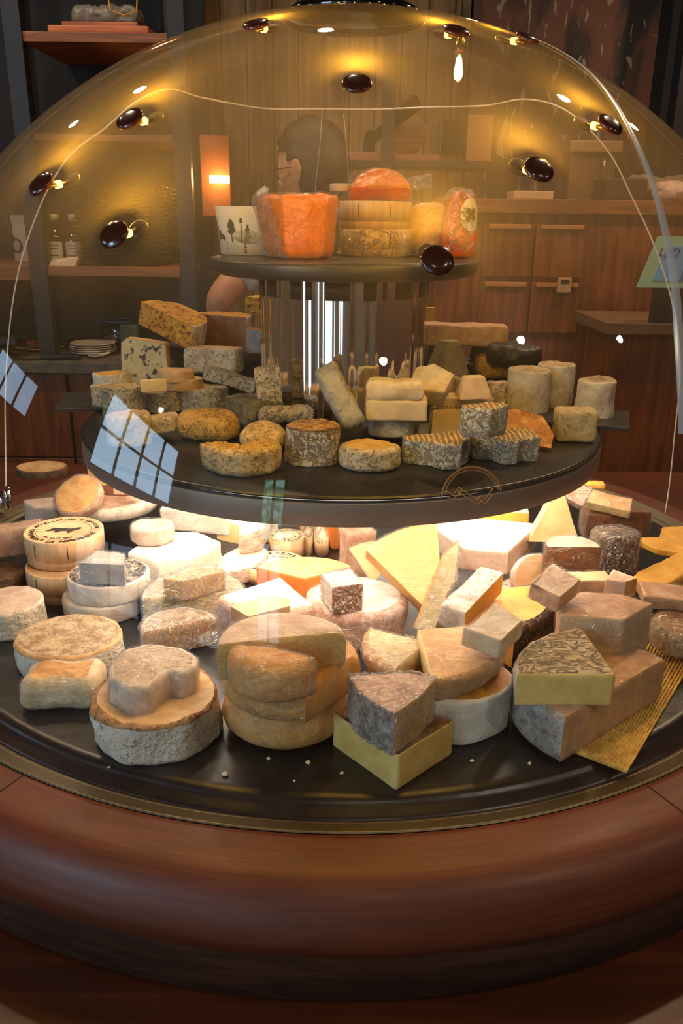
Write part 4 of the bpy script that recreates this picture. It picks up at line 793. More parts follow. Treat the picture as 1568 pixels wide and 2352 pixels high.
    dict(key='t5', name='cheese_half', label='orange film-wrapped half round on the upper wooden box of the top shelf', kind='chord', par=0.1, a0=0, loc=(0.046, 0.1055, 0.4719), rot=(39.7, 0.0, 0.0), s=0.0398, h=0.0199, side='orangewrap', top='orangewrap', paste='redwax', wrap=1, amp=1.2, bev=0.22, tail=(1.1, 0.0, 0.4)),
    dict(key='t6', name='cheese_loaf', label='pale yellow oval cheese in clear film beside the wooden boxes on the top shelf', kind='disc', par=0.7, a0=0, loc=(0.1121, 0.1052, 0.393), rot=(0.0, 0.0, 0.0), s=0.0283, h=0.0661, side='washedpale', top='washedpale', paste='cream', wrap=1, amp=1.2, bev=0.6),
]

for i, o in enumerate(CHEESES): build_cheese(o, i)

# ------------------------------------------------------------------ lettering
def text_bm(bm, s, size, loc, rotz=0.0, mirror=False, ext=.0002, tilt=None, align='CENTER'):
    cu = bpy.data.curves.new('t', 'FONT'); cu.body = s; cu.size = size; cu.align_x = align; cu.align_y = 'CENTER'; cu.extrude = ext; cu.resolution_u = 3
    o = bpy.data.objects.new('t', cu); COL.objects.link(o)
    me = bpy.data.meshes.new_from_object(o.evaluated_get(bpy.context.evaluated_depsgraph_get()))
    Mx = Matrix.Translation(loc) @ (tilt.to_4x4() if tilt else Matrix.Rotation(rotz, 4, 'Z'))
    me.transform(Mx); bm.from_mesh(me)
    bpy.data.objects.remove(o); bpy.data.curves.remove(cu); bpy.data.meshes.remove(me)
def arc_text(bm, s, r, size, a_mid, span, z, outward=True):
    n = len(s)
    for k, ch in enumerate(s):
        if ch == ' ': continue
        if outward: a = a_mid + span/2 - span*k/(n-1); rz = a-PI/2
        else: a = a_mid - span/2 + span*k/(n-1); rz = a+PI/2
        text_bm(bm, ch, size, Vector((r*math.cos(a), r*math.sin(a), z)), rz)
INK = plain('print_ink', K(46,38,30), .6)
REDINK = plain('red_ink', K(200,80,50), .6)
LABEL = plain('label_paper', K(236,220,176), .6, c2=K(230,212,165), cs=20)
STAPLE = plain('staple_wire', K(60,50,42), .4, .6)

def wooden_box(loc, r, h, label, lettered):
    b = tag(empty('wooden_cheese_box', loc), label, 'box')
    bm = bmesh.new(); lathe(bm, [(0,0),(r-.001,0),(r-.001,h*.55),(r-.002,h*.55)], 64); obj('box_body', bm, BOXWOOD, b)
    bm = bmesh.new(); lathe(bm, [(r-.002,h*.30),(r+.0008,h*.30),(r+.001,h-.0006),(r+.0003,h),(r-.0012,h),(r-.0015,h-.0012),(0,h-.0012)], 64); lid = obj('box_lid', bm, BOXWOOD, b)
    bm = bmesh.new()
    for a in (-68, -118, 20):
        c, s = math.cos(R(a)), math.sin(R(a)); bx(bm, c*(r+.001)-.0004, s*(r+.001)-.0004, h*.42, c*(r+.001)+.0004, s*(r+.001)+.0004, h*.88)
    obj('staple', bm, STAPLE, lid)
    if lettered:
        bm = bmesh.new(); z = h-.0008
        arc_text(bm, 'CAMEMBERT DE NORMANDIE', r*.83, r*.19, R(-95), R(170), z, outward=False)
        arc_text(bm, "APPELLATION D'ORIGINE", r*.84, r*.15, R(90), R(150), z, outward=True)
        arc_text(bm, 'AU LAIT CRU', r*.58, r*.12, R(-90), R(70), z, outward=False)
        lathe(bm, [(r*.70,z),(r*.705,z+.0001),(r*.71,z)], 48)
        # small dark cow silhouette on the middle of the lid
        pts = [(-.5,.02),(-.42,.16),(-.1,.2),(.2,.16),(.42,.3),(.55,.26),(.48,.14),(.3,-.04),(.26,-.22),(.16,-.22),(.12,-.04),(-.1,-.06),(-.16,-.2),(-.26,-.2),(-.28,-.02),(-.6,-.12)]
        vs = [bm.verts.new((x*r*.8, y*r*.8, z+.0003)) for x, y in pts]; bm.faces.new(vs)
        obj('lettering', bm, INK, lid)
    return b
wooden_box((-.3375,-.1291,.0), .0447, .036, 'round poplar-wood cheese box underneath the lettered one, at the left', False)
wooden_box((-.3416,-.1083,.036), .0465, .036, 'round poplar-wood cheese box with black lettering on its lid, on top at the left', True)

def camembert(loc, r, h, rot, label, a1=R(100), dot=True):
    b = tag(empty('round_cheese_box', loc, (0,0,rot)), label, 'box')
    bm = bmesh.new(); lathe(bm, [(0,0),(r,0),(r,h),(r-.0012,h),(r-.0015,h-.001),(0,h-.001)], 56); obj('box_body', bm, BOXWOOD, b)
    bm = bmesh.new(); lathe(bm, [(0,h),(r-.002,h),(r-.002,h-.0008)], 56); lb = obj('paper_label', bm, LABEL, b)
    bm = bmesh.new(); z = h+.0003
    arc_text(bm, 'CAMEMBERT', r*.80, r*.24, a1, R(125), z)
    arc_text(bm, 'DE NORMANDIE', r*.80, r*.24, a1+PI, R(150), z)
    arc_text(bm, 'AU LAIT CRU', r*.52, r*.14, a1, R(90), z)
    for q in (.66, .40): lathe(bm, [(r*q,z-.0001),(r*(q+.012),z+.0001),(r*(q+.024),z-.0001)], 40)
    obj('lettering', bm, INK, lb)
    bm = bmesh.new(); lathe(bm, [(0,z+.0004),(r*.09,z+.0004),(r*.09,z)], 16, cx=r*.8*math.cos(a1+R(80)), cy=r*.8*math.sin(a1+R(80))); obj('red_dot', bm, REDINK, lb)
    return b
camembert((-.0833,-.0766,0), .0394, .018, R(-40), 'wide round box with cream CAMEMBERT label, partly under the white-topped half wheel')
camembert((-.0731,-.0045,0), .0245, .028, R(20), 'small round box with cream CAMEMBERT label under the clear plastic cup', R(-85))
cup = tag(empty('plastic_cup', (-.0745,-.010,.0285)), 'clear plastic cup standing upside down on the small labelled box', 'cup')
bm = bmesh.new(); lathe(bm, [(.0205,0),(.0215,.001),(.0200,.018),(.0195,.019),(.0165,.050),(.0155,.052),(0,.052)], 40); obj('cup_wall', bm, CLEAR, cup)
bm = bmesh.new(); lathe(bm, [(.0222,.0),(.0228,.001),(.0222,.003),(.0212,.002)], 40, close=True); obj('cup_rim', bm, CLEAR, cup)

# ------------------------------------------------------------------ top shelf goods
T = .3933
pot = tag(empty('printed_tub', (-.113,.080,T)), 'cream tapered round tub printed with a dark street scene, left on the top shelf', 'tub')
ra, rb, ph = .049, .0545, .0580
CREAMPAPER = plain('printed_card', K(226,214,188), .55)
bm = bmesh.new(); lathe(bm, [(0,0),(ra,0),(rb,ph),(rb-.0012,ph),(ra-.001,.003),(0,.003)], 72); obj('tub_wall', bm, CREAMPAPER, pot)
bm = bmesh.new(); lathe(bm, [(0,ph*.86),(rb-.003,ph*.86)], 40); obj('tub_cheese', bm, MAT['cream'], pot)
def onpot(u, v, off=.0004):        # u metres round the wall from its front, v height
    r = ra+(rb-ra)*v/ph+off; a = -PI/2-R(38)+u/rb
    return Vector((r*math.cos(a), r*math.sin(a), v))
def potshape(bm, pts):
    # fan triangulated patch bent round the wall
    b2 = bmesh.new(); vs = [b2.verts.new((x, y, 0)) for x, y in pts]; b2.faces.new(vs)
    bmesh.ops.triangulate(b2, faces=b2.faces[:]); bmesh.ops.subdivide_edges(b2, edges=b2.edges[:], cuts=2)
    mp = {}
    for v in b2.verts: mp[v] = bm.verts.new(onpot(v.co.x, v.co.y))
    for f in b2.faces:
        try: bm.faces.new([mp[v] for v in f.verts])
        except ValueError: pass
    b2.free()
bm = bmesh.new()
def S2(pts, ox, oy, sc): potshape(bm, [(ox+x*sc, oy+y*sc) for x, y in pts])
for k, z in enumerate((.003,.0062,.0094,.0126)): potshape(bm, [(-.038,z),(.055,z),(.055,z+.0016),(-.038,z+.0016)])
obj('printed_stripes', bm, INK, pot)
bm = bmesh.new()
potshape(bm, [(-.038,.0145),(.055,.0145),(.055,.0155),(-.038,.0155)])
S2([(-1,0),(-1.05,.5),(-.75,.55),(-.7,1.1),(-.2,1.2),(.1,.6),(.8,.5),(1.1,.2),(1.05,-.2),(.8,-.35),(.6,-.1),(-.5,-.1),(-.7,-.3)], -.020, .0195, .009)
S2([(-.08,-1),(-.08,-.1),(-.5,.05),(-.75,.3),(-.4,.5),(-.7,.8),(-.45,1.3),(-.1,1.7),(.15,1.6),(.5,1.1),(.45,.8),(.7,.4),(.4,.1),(.08,-.1),(.08,-1)], .004, .0255, .0105)
S2([(-.12,-1),(-.05,1.1),(-.22,1.2),(-.12,1.7),(.12,1.7),(.22,1.2),(.05,1.1),(.12,-1)], .0195, .0265, .0105)
S2([(-.25,-1),(-.1,-1),(-.08,-.6),(.08,-.6),(.1,-1),(.25,-1),(.2,-.6),(.55,-.5),(.2,.35),(.3,.6),(.15,.85),(.2,1.2),(-.1,1.25),(-.15,.9),(-.35,.6),(-.2,.3),(-.5,-.5),(-.22,-.6)], .028, .025, .0095)
S2([(-.06,-1),(-.1,.5),(-.2,.6),(0,1.9),(.2,.6),(.1,.5),(.14,-1)], -.030, .0265, .0105)
obj('printed_picture', bm, plain('olive_ink', K(88,78,40), .6), pot)
wooden_box((.041,.088,T), .0465, .033, 'pale round wooden box in clear film, lower one on the top shelf', False)
ub = wooden_box((.040,.088,T+.0335), .0465, .033, 'pale round wooden box with staples, upper one on the top shelf', False)
lowbox = [o for o in bpy.data.objects if o.get('label', '').startswith('pale round wooden box in clear film')][0]
bm = bmesh.new(); lathe(bm, [(.0485,.0006),(.0492,.004),(.0488,.015),(.0494,.029),(.0484,.0325)], 64)
for v in bm.verts: v.co += v.co.normalized()*.0009*noise.noise(v.co*120)
obj('plastic_film', bm, FILM[1], lowbox)

def wax_cheese():
    w = tag(empty('wax_cheese', (.146,.052,T)), 'tall red-orange waxed cheese with oval label at the right edge of the top shelf', 'cheese')
    bm = bmesh.new()
    lathe(bm, [(0,0),(.018,.0),(.0235,.004),(.026,.014),(.0255,.025),(.0225,.037),(.021,.047),(.0205,.058),(.019,.068),(.014,.076),(.007,.080),(0,.081)], 40)
    for v in bm.verts: v.co += Vector((v.co.x, v.co.y, 0)).normalized()*.0022*noise.noise(v.co*55) if v.co.xy.length > 1e-4 else Vector()
    obj('wax_body', bm, MAT['redwax'], w)
    bm = bmesh.new(); n = 16; P = []
    def on(u, v, e):
        a = R(-62)+u/.022; z = .052+v
        r = .0212 - max(0, z-.058)*.12 + max(0, .047-z)*.14 + e
        return Vector((r*math.cos(a)*1.03, r*math.sin(a)*1.03, z))
    def ell(bm, rx, ry, e, ox=0, oy=0):
        c = bm.verts.new(on(ox, oy, e)); prev = [c]
        for q in (.35, .7, 1.0):
            ring = [bm.verts.new(on(ox+rx*q*math.cos(2*PI*k/n), oy+ry*q*math.sin(2*PI*k/n), e)) for k in range(n)]
            if len(prev) == 1:
                for k in range(n): bm.faces.new((c, ring[k], ring[(k+1)%n]))
            else:
                for k in range(n): bm.faces.new((prev[k], ring[k], ring[(k+1)%n], prev[(k+1)%n]))
            prev = ring
    ell(bm, .013, .020, .0012); lb = obj('paper_label', bm, CREAMPAPER, w)
    bm = bmesh.new()
    for ox, oy in ((-.003,.004),(.003,.004),(0,-.001),(-.004,-.005),(.004,-.004)): ell(bm, .003, .0035, .0022, ox, oy)
    obj('label_emblem', bm, plain('emblem_ink', K(90,80,60), .6), lb)
    bm = solid(dict(s=.0265, h=.081, kind='disc', par=1, a0=0, bev=.6), inflate=.0012, amp=2.0, seed=3)
    for v in bm.verts:
        k = 1-.28*max(0, min(1, (v.co.z-.02)/.06)); v.co.x *= k; v.co.y *= k
    for f in bm.faces: f.material_index = 0
    obj('plastic_film', bm, FILM[1], w)
wax_cheese()
jar = tag(empty('glass_jar', (-.004,.122,T)), 'small glass jar with a flat lid behind the wooden boxes on the top shelf', 'jar')
bm = bmesh.new(); lathe(bm, [(0,0),(.016,0),(.0175,.003),(.0175,.072),(.015,.077),(.015,.079)], 32); obj('jar_glass', bm, CLEAR, jar)
bm = bmesh.new(); lathe(bm, [(0,.0795),(.016,.0795),(.0165,.080),(.0165,.088),(.015,.089),(0,.089)], 32); obj('jar_lid', bm, plain('pale_lid', K(200,170,140), .4), jar)
build_cheese(dict(name='wrapped_cheese', label='pale cheese in yellowish paper behind the bright orange wedge on the top shelf', kind='disc', par=.7, a0=0, loc=(-.048,.118,T), rot=(0,0,0), s=.040, h=.068, side='greencream', top='cream', paste='cream', wrap=1, bev=.2, amp=1.5), 301)
film_tail([o for o in bpy.data.objects if o.get('label', '').startswith('bright orange cheese wedge half')][0], (-.045,-.012,.02), (-.4,-.6,.1), 1.2)

# ------------------------------------------------------------------ straw mat, cloth, slates, crumbs
def straw_mat():
    t = tag(empty('straw_mat', (.219,-.437,.0015), (0,0,0)), 'golden woven straw mat under the large tan half wheel, front right', 'mat')
    a = Vector((.0,.0,0)); b = Vector((.023,-.032,0)); e = Vector((.160,.190,0)); fcor = Vector((.137,.226,0))
    bm = bmesh.new(); nb = 27
    A0, B0 = Vector((0,0,0)), Vector((.030,-.036,0)); 
    wdir = Vector((.118,-.052,0)); 
    # strands run from the front edge to the back edge
    F0, F1 = Vector((-.016,-.006,0)), Vector((.026,-.036,0)); G0, G1 = Vector((.085,.215,0)), Vector((.172,.175,0))
    for k in range(nb):
        u = k/(nb-1)
        p, q = F0.lerp(F1, u), G0.lerp(G1, u)
        pts = []
        for j in range(30):
            w = j/29; pts.append(p.lerp(q, w)+Vector((0, 0, .0012+.0005*math.sin(j*2.1+k*PI))))
        tube(bm, pts, .0012 if k % 2 else .0014, 6)
    obj('straw_strands', bm, plain('straw', K(232,190,92), .6, bump=.4, bs=400, c2=K(206,160,70), cs=120), t)
    bm = bmesh.new()
    for j in range(1, 60):
        w = j/60; tube(bm, [F0.lerp(G0, w)+Vector((0,0,.0012)), F1.lerp(G1, w)+Vector((0,0,.0012))], .0006, 5)
    obj('binding_threads', bm, plain('straw_thread', K(150,104,40), .7), t)
straw_mat()
bm = bmesh.new()
g = [[bm.verts.new((.352+.11*i/16+.012*j/10, -.262-.03*i/16+.05*j/10, .010+.006*math.sin(i*.9)+.004*j/10*math.sin(i*.4))) for j in range(11)] for i in range(17)]
for i in range(16):
    for j in range(10): bm.faces.new((g[i][j], g[i+1][j], g[i+1][j+1], g[i][j+1]))
bmesh.ops.solidify(bm, geom=bm.faces[:], thickness=.0012)
mcl, nt, out = new_mat('striped_wax_cloth')
p = N(nt, 'BsdfPrincipled'); L(nt, p.outputs[0], out.inputs[0]); tc = N(nt, 'TexCoord'); wv = N(nt, 'TexWave', wave_type='BANDS'); L(nt, tc.outputs['Object'], wv.inputs['Vector']); wv.inputs['Scale'].default_value = 60; wv.inputs['Distortion'].default_value = 5
L(nt, mixc(nt, ramp(nt, wv.outputs['Fac'], .4, .6), K(214,180,92), K(120,128,82)), p.inputs['Base Color'])
tag(obj('striped_cloth', bm, mcl, smooth=True), 'crumpled yellow and green striped cloth under the cloudy film bundle at the right', 'cloth')

def slate(loc, rot, sx, sy, label):
    bm = bmesh.new(); bx(bm, -sx, -sy, 0, sx, sy, .005, 0, .001)
    for v in bm.verts: v.co += Vector((noise.noise(v.co*60)*.003, noise.noise(v.co*70+Vector((5,0,0)))*.003, 0))
    tag(obj('slate_tile', bm, SLATE_R, None, loc, rot), label, 'slate tile')
slate((-.305,.070,.1945), (0,0,R(12)), .085, .055, 'black slate tile jutting out under the cheeses at the left rim of the middle shelf')
slate((.300,.010,.1945), (0,0,R(-18)), .075, .050, 'black slate tile with its corner sticking out at the right rim of the middle shelf')
# stepped black riser that carries the back row of the middle shelf
def riser(a0, a1, h, label):
    bm = bmesh.new()
    lathe(bm, [(.236,.1945),(.318,.1945),(.318,.1945+h),(.236,.1945+h)], 24, close=True, a0=R(a0), a1=R(a1))
    bmesh.ops.holes_fill(bm, edges=bm.edges[:])
    tag(obj('shelf_riser', bm, SLATE_R), label, 'riser')
riser(100, 152, .066, 'curved black riser block under the yellow-topped halves at the left back')
riser(56, 80, .071, 'tall curved black riser block under the pink slab at the right back')
riser(34, 54, .042, 'low curved black riser block under the pointed leaf-wrapped parcel')
CRUMB = plain('cheese_crumb', K(232,214,180), .6, bump=.5)
spots = [(-.091,-.482,.0026,'pale square cheese crumb on the slab in front of the tall white wheel'),(-.057,-.46,.0018,'tiny pale crumb below the centre stack, left one of the close pair'),(-.023,-.465,.0022,'tiny pale crumb below the centre stack, right one of the close pair'),(.118,-.459,.0018,'small crumb on the slab right of the square yellow slab'),(.006,-.478,.0016,'curled crumb left of the front corner of the square yellow slab'),(-.033,-.489,.0013,'speck of crumb nearest the rim at the front centre'),(.167,-.461,.0016,'thin crumb in front of the tan half wheel'),(-.190,-.475,.0013,'speck of crumb left of the tall white wheel base'),(.10,-.44,.0012,'speck of crumb near the white paper of the fan-shaped wedges')]
for i, (x, y, s, lb) in enumerate(spots):
    bm = bmesh.new(); bmesh.ops.create_icosphere(bm, subdivisions=2, radius=s)
    for v in bm.verts: v.co = Vector((v.co.x*1.1, v.co.y, v.co.z*.6))*(1+.5*noise.noise(v.co*700+Vector((i*3,0,0)))); v.co.z += s*.5
    tag(obj('cheese_crumb', bm, CRUMB, None, (x, y, .0003), (0,0,i*1.1), smooth=True), lb, 'crumb', 'crumbs on the black slab')

# ------------------------------------------------------------------ the dome
DC = Vector((.008, 0, .10)); DA, DB = .555, .552
D = tag(empty('glass_dome', (0,0,0)), 'huge clear acrylic dome covering the tiers of cheese', 'dome')
def dp(theta, phi, off=0.0):
    """point on the dome: theta azimuth, phi elevation"""
    return DC + Vector(((DA+off)*math.cos(phi)*math.cos(theta), (DA+off)*math.cos(phi)*math.sin(theta), (DB+off)*math.sin(phi)))
bm = bmesh.new()
p0 = -math.asin(.103/DB); NR = 72
prof = [(DA*math.cos(p0+(PI/2-p0)*k/NR), .10+DB*math.sin(p0+(PI/2-p0)*k/NR)) for k in range(NR+1)]
prof[-1] = (.0, prof[-1][1])
lathe(bm, prof, 192, cx=DC.x, cy=0)
obj('dome_shell', bm, DOME, D)
# smoked round cap at the crown
bm = bmesh.new(); zt = DC.z+DB
lathe(bm, [(.077,zt-.006),(.080,zt-.004),(.079,zt-.0005),(.070,zt+.006),(.03,zt+.011),(0,zt+.012)], 64, cx=DC.x)
lathe(bm, [(.077,zt-.006),(.060,zt-.010),(.0,zt-.012)], 64, cx=DC.x)
obj('crown_cap', bm, clear_mat('smoked_acrylic', (.16,.15,.15,1), .12, .06), D)
bm = bmesh.new(); lathe(bm, [(.0765,zt-.0065),(.0805,zt-.0045),(.0765,zt-.0025)], 64, cx=DC.x, close=True)
obj('crown_ring', bm, plain('dark_ring', K(60,44,26), .2, .5), D)
# fittings: brown cap outside, smaller cap inside, brass stem between
KNOBS = [(-.169,-.329,.508),(-.241,-.34,.459),(-.165,-.416,.423),(.01,-.344,.533),(.095,-.241,.589),(-.077,-.235,.593),(.165,-.194,.593),(.217,-.306,.511),(.145,-.386,.472),(.066,-.456,.41)]
DARKCAP = plain('dark_matte_cap', K(34,18,12), .6)
AMBER = plain('amber_glow', K(255,200,80), .4, emit=(1.0,.62,.12,1), es=5)
for q in KNOBS:
    P = Vector(q); n = Vector(((P.x-DC.x)/DA**2, P.y/DA**2, (P.z-DC.z)/DB**2)).normalized()
    Mx = n.to_track_quat('Z', 'Y').to_matrix().to_4x4(); Mx.translation = P
    bm = bmesh.new(); lathe(bm, [(0,.002),(.0100,.002),(.0118,.003),(.0121,.0042),(.0108,.0058),(.006,.0068),(0,.007)], 32); bm.transform(Mx)
    k = obj('fitting', bm, BROWNCAP, D)
    ax = Vector((-(P.x-DC.x), -P.y, 0)).normalized(); ax.z = .22; ax.normalize()
    Q = P+ax*.027
    bm = bmesh.new(); tube(bm, [P, P+ax*.014, Q], .0019, 10); obj('fitting_stem', bm, BRASS, k)
    Mq = Mx.copy(); Mq.translation = Q
    bm = bmesh.new(); lathe(bm, [(0,-.002),(.006,-.002),(.0082,-.001),(.0082,.0008),(.006,.002),(0,.002)], 28); bm.transform(Mq); obj('inner_cap', bm, DARKCAP, k)
    bm = bmesh.new(); tube(bm, [P+ax*.011, P+ax*.016], .0031, 12)
    obj('added_amber_glow', bm, AMBER, k)  # glowing ring added on the stem for the amber haze
    light('added_amber_light', 'POINT', P+ax*.041, .36, (1.0, .56, .06), .003)  # point light added to make the golden glow around each fitting
# edges of the service door cut into the far side
EP = [(-.52,.149,.019),(-.519,.172,.117),(-.498,.17,.251),(-.439,.132,.4),(-.36,.089,.504),(-.308,.097,.543),(-.262,.088,.575),(-.225,.105,.590),(-.19,.167,.588),(-.121,.233,.585),(-.035,.257,.587),(.065,.253,.588),(.181,.20,.590),(.235,.13,.588),(.28,.10,.570),(.341,.114,.527),(.39,.147,.473),(.436,.166,.411),(.504,.189,.262),(.523,.205,.124),(.515,.186,-.0)]
def onto(P, off=0):
    P = Vector(P)-DC; k = math.sqrt((P.x/DA)**2+(P.y/DA)**2+(P.z/DB)**2); return DC+P/k*(1+off/DA)
def smooth_path(P, n=8):
    out = []
    for i in range(len(P)-1):
        a, b, c, d = [Vector(P[max(0, min(len(P)-1, j))]) for j in (i-1, i, i+1, i+2)]
        for k in range(n):
            t = k/n; out.append(.5*((2*b)+(-a+c)*t+(2*a-5*b+4*c-d)*t*t+(-a+3*b-3*c+d)*t**3))
    out.append(Vector(P[-1])); return out
bm = bmesh.new(); tube(bm, [onto(q) for q in smooth_path(EP)], .0011, 6); obj('door_edge', bm, EDGE, D)
PANEL_LINES = [[(-.035,.257,.587),(-.04,.323,.546),(-.049,.386,.493),(-.059,.463,.396)],[(-.004,.27,.582),(.001,.333,.542),(.006,.395,.487),(.012,.486,.367)]]
for pl_ in PANEL_LINES:
    bm = bmesh.new(); tube(bm, [Vector(q) for q in pl_], .0006, 5); obj('panel_edge', bm, EDGE, D)
bm = bmesh.new()
tube(bm, [(-.528,.140,.004),(-.524,.142,.020),(-.520,.144,.034)], [.006,.008,.006], 14); tube(bm, [(-.516,.136,.010),(-.514,.138,.030),(-.512,.139,.046)], [.005,.007,.004], 14)
obj('door_latch', bm, CHROME, D)
# reflection of a long white tube, modelled as a pale strip, right front
SPT = [(.185,-.11,.60),(.219,-.184,.576),(.234,-.245,.541),(.242,-.292,.508),(.249,-.336,.469),(.252,-.369,.433),(.254,-.4,.395),(.253,-.43,.35),(.252,-.455,.29)]
bm = bmesh.new(); pth = [onto(q, .0012) for q in smooth_path(SPT, 6)]; rows = []
for i, q in enumerate(pth):
    t = (pth[min(i+1, len(pth)-1)]-pth[max(i-1, 0)]).normalized(); n = (q-DC).normalized(); w = t.cross(n).normalized()
    hw = .0026+.0032*i/len(pth)
    rows.append([bm.verts.new(onto(q+w*d, .0012+e)) for d, e in ((-hw,0),(-hw*.5,.0006),(hw*.5,.0006),(hw,0))])
for A, B in zip(rows, rows[1:]):
    for k in range(3): bm.faces.new((A[k], A[k+1], B[k+1], B[k])).smooth = True
ms, nt, out = new_mat('translucent_strip')
dd = N(nt, 'BsdfDiffuse'); dd.inputs[0].default_value = (.75,.76,.78,1); tt = N(nt, 'BsdfTransparent'); gg = N(nt, 'BsdfGlossy'); gg.inputs['Roughness'].default_value = .25
m1 = N(nt, 'MixShader'); m1.inputs[0].default_value = .55; L(nt, tt.outputs[0], m1.inputs[1]); L(nt, dd.outputs[0], m1.inputs[2])
m2 = N(nt, 'MixShader'); m2.inputs[0].default_value = .2; L(nt, m1.outputs[0], m2.inputs[1]); L(nt, gg.outputs[0], m2.inputs[2]); L(nt, m2.outputs[0], out.inputs[0])
obj('reflection_strip', bm, ms, D)
# golden mountain emblem printed on the front of the dome
O0 = onto((.091,-.522,.267)); nn0 = (O0-DC).normalized(); ux = Vector((0,0,1)).cross(nn0).normalized(); uy = nn0.cross(ux)
def emb(x, y): return onto(O0+ux*x+uy*y, .0004)
bm = bmesh.new(); rr = .0208
for rad, a, b in ((rr, 8, 176), (rr*.92, 14, 170), (rr*1.03, 12, 172)):
    tube(bm, [emb(rad*math.cos(R(a+(b-a)*k/40)), rad*math.sin(R(a+(b-a)*k/40))-.006) for k in range(41)], .00034, 5)
for dy in (0, -.0034):
    pts = [(-.0178,.002),(-.0135,-.0008),(-.0092,.0040),(.0035,-.0046),(.0060,-.0020),(.0090,-.0044),(.0160,.0040)]
    pp = []
    for (xa, ya), (xb, yb) in zip(pts, pts[1:]):
        for k in range(5): pp.append(emb(xa+(xb-xa)*k/5, ya+(yb-ya)*k/5-.0025+dy))
    tube(bm, pp, .00042, 5)
obj('mountain_emblem', bm, GOLD, D)

# ------------------------------------------------------------------ room behind the counter
def stuff_box(name, label, cat, a, m, bev=.002):
    return tag(box(name, *a, m, None, bev), label, cat)
PLANK = wood('weathered_planks', K(158,120,74), K(112,78,42), (40, 40, 3), .7, .3, planks=11)
tag(box('wall_rear_panel', -.72, 2.2, -1.0, .42, 2.24, 1.85, PLANK), kind='structure').name = 'trim_1'
# painted panel top right
mm, nt, out = new_mat('mural_paint'); p = N(nt, 'BsdfPrincipled'); L(nt, p.outputs[0], out.inputs[0]); p.inputs['Roughness'].default_value = .7
tc = N(nt, 'TexCoord'); mp = N(nt, 'Mapping'); mp.inputs['Scale'].default_value = (5, 1, 1.6); L(nt, tc.outputs['Object'], mp.inputs[0])
n1 = N(nt, 'TexNoise'); L(nt, mp.outputs[0], n1.inputs[0]); n1.inputs['Scale'].default_value = 1.4; n1.inputs['Detail'].default_value = 7; n1.inputs['Distortion'].default_value = 1.2
n2 = N(nt, 'TexNoise'); L(nt, mp.outputs[0], n2.inputs[0]); n2.inputs['Scale'].default_value = 3.1; n2.inputs['Detail'].default_value = 5; n2.inputs['Distortion'].default_value = 2
c = mixc(nt, ramp(nt, n1.outputs['Fac'], .4, .6), K(40,30,24), K(104,62,40)); c = mixc(nt, ramp(nt, n2.outputs['Fac'], .60, .64), c, K(140,122,98)); L(nt, c, p.inputs['Base Color'])
tag(box('mural_panel', .42, 2.12, .2, 1.05, 2.16, 1.85, mm), 'brown painted panel with pale strokes on the wall at the top right', 'mural')
tag(box('trim_2', 1.05, 2.0, -1.0, 1.60, 2.2, 1.85, DARKWALL), kind='structure')
tag(box('trim_3', -2.0, 2.15, -1.0, -.72, 2.2, 1.85, DARKWALL), kind='structure')
tag(box('trim_4', 1.075, 1.93, -1.0, 1.12, 2.0, 1.85, DARKSTEEL), kind='structure')

STONE = plain('grey_stone', K(104,96,84), .45, bump=.15, bs=60, c2=K(84,78,70), cs=30)
rc = tag(empty('rear_counter', (-.9,1.9,-1.0)), 'stone-topped wooden back counter behind the dome at the left', 'counter')
def child_box(name, parent, a, m, bev=.002):
    px, py, pz = parent.location
    return box(name, a[0]-px, a[1]-py, a[2]-pz, a[3]-px, a[4]-py, a[5]-pz, m, parent, bev)
child_box('stone_top', rc, (-1.9,1.60,-.048,.25,2.14,-.012), STONE)
for i, x in enumerate((-1.42, -.92, -.42)):
    child_box('cabinet_door', rc, (x-.495+.003,1.63,-.34,x-.003+.0,1.65,-.055), CABWOOD)
    child_box('cabinet_door', rc, (x-.495+.003,1.63,-.95,x-.003+.0,1.65,-.346), CABWOOD)
child_box('cabinet_body', rc, (-1.9,1.65,-1.0,.25,2.14,-.048), DARKWALL)
child_box('cabinet_door', rc, (-.415,1.63,-.95,.245,1.65,-.055), CABWOOD)

# steel and wood shelving at the left
sh = tag(empty('shelving_unit', (-.75,1.8,-.012)), 'dark steel-framed shelving with wooden boards at the back left', 'shelving')
def post(x, y, w=.05): child_box('steel_post', sh, (x-w/2,y-.02,-.012,x+w/2,y+.02,1.5), DARKSTEEL)
post(-1.0, 1.72, .055); post(-.513, 1.72, .05); post(-.60, 2.08, .04); post(-1.12, 2.08, .04)
for z0, z1 in ((.925,.952),(.655,.675),(.252,.282)):
    child_box('shelf_board', sh, (-.975,1.71,z0,-.54,2.1,z1), SHELFWOOD)
child_box('shelf_board', sh, (-1.8,1.72,.235,-1.03,2.1,.285), SHELFWOOD)
child_box('back_sheet', sh, (-1.9,2.11,-.01,-.49,2.12,1.6), DARKWALL)

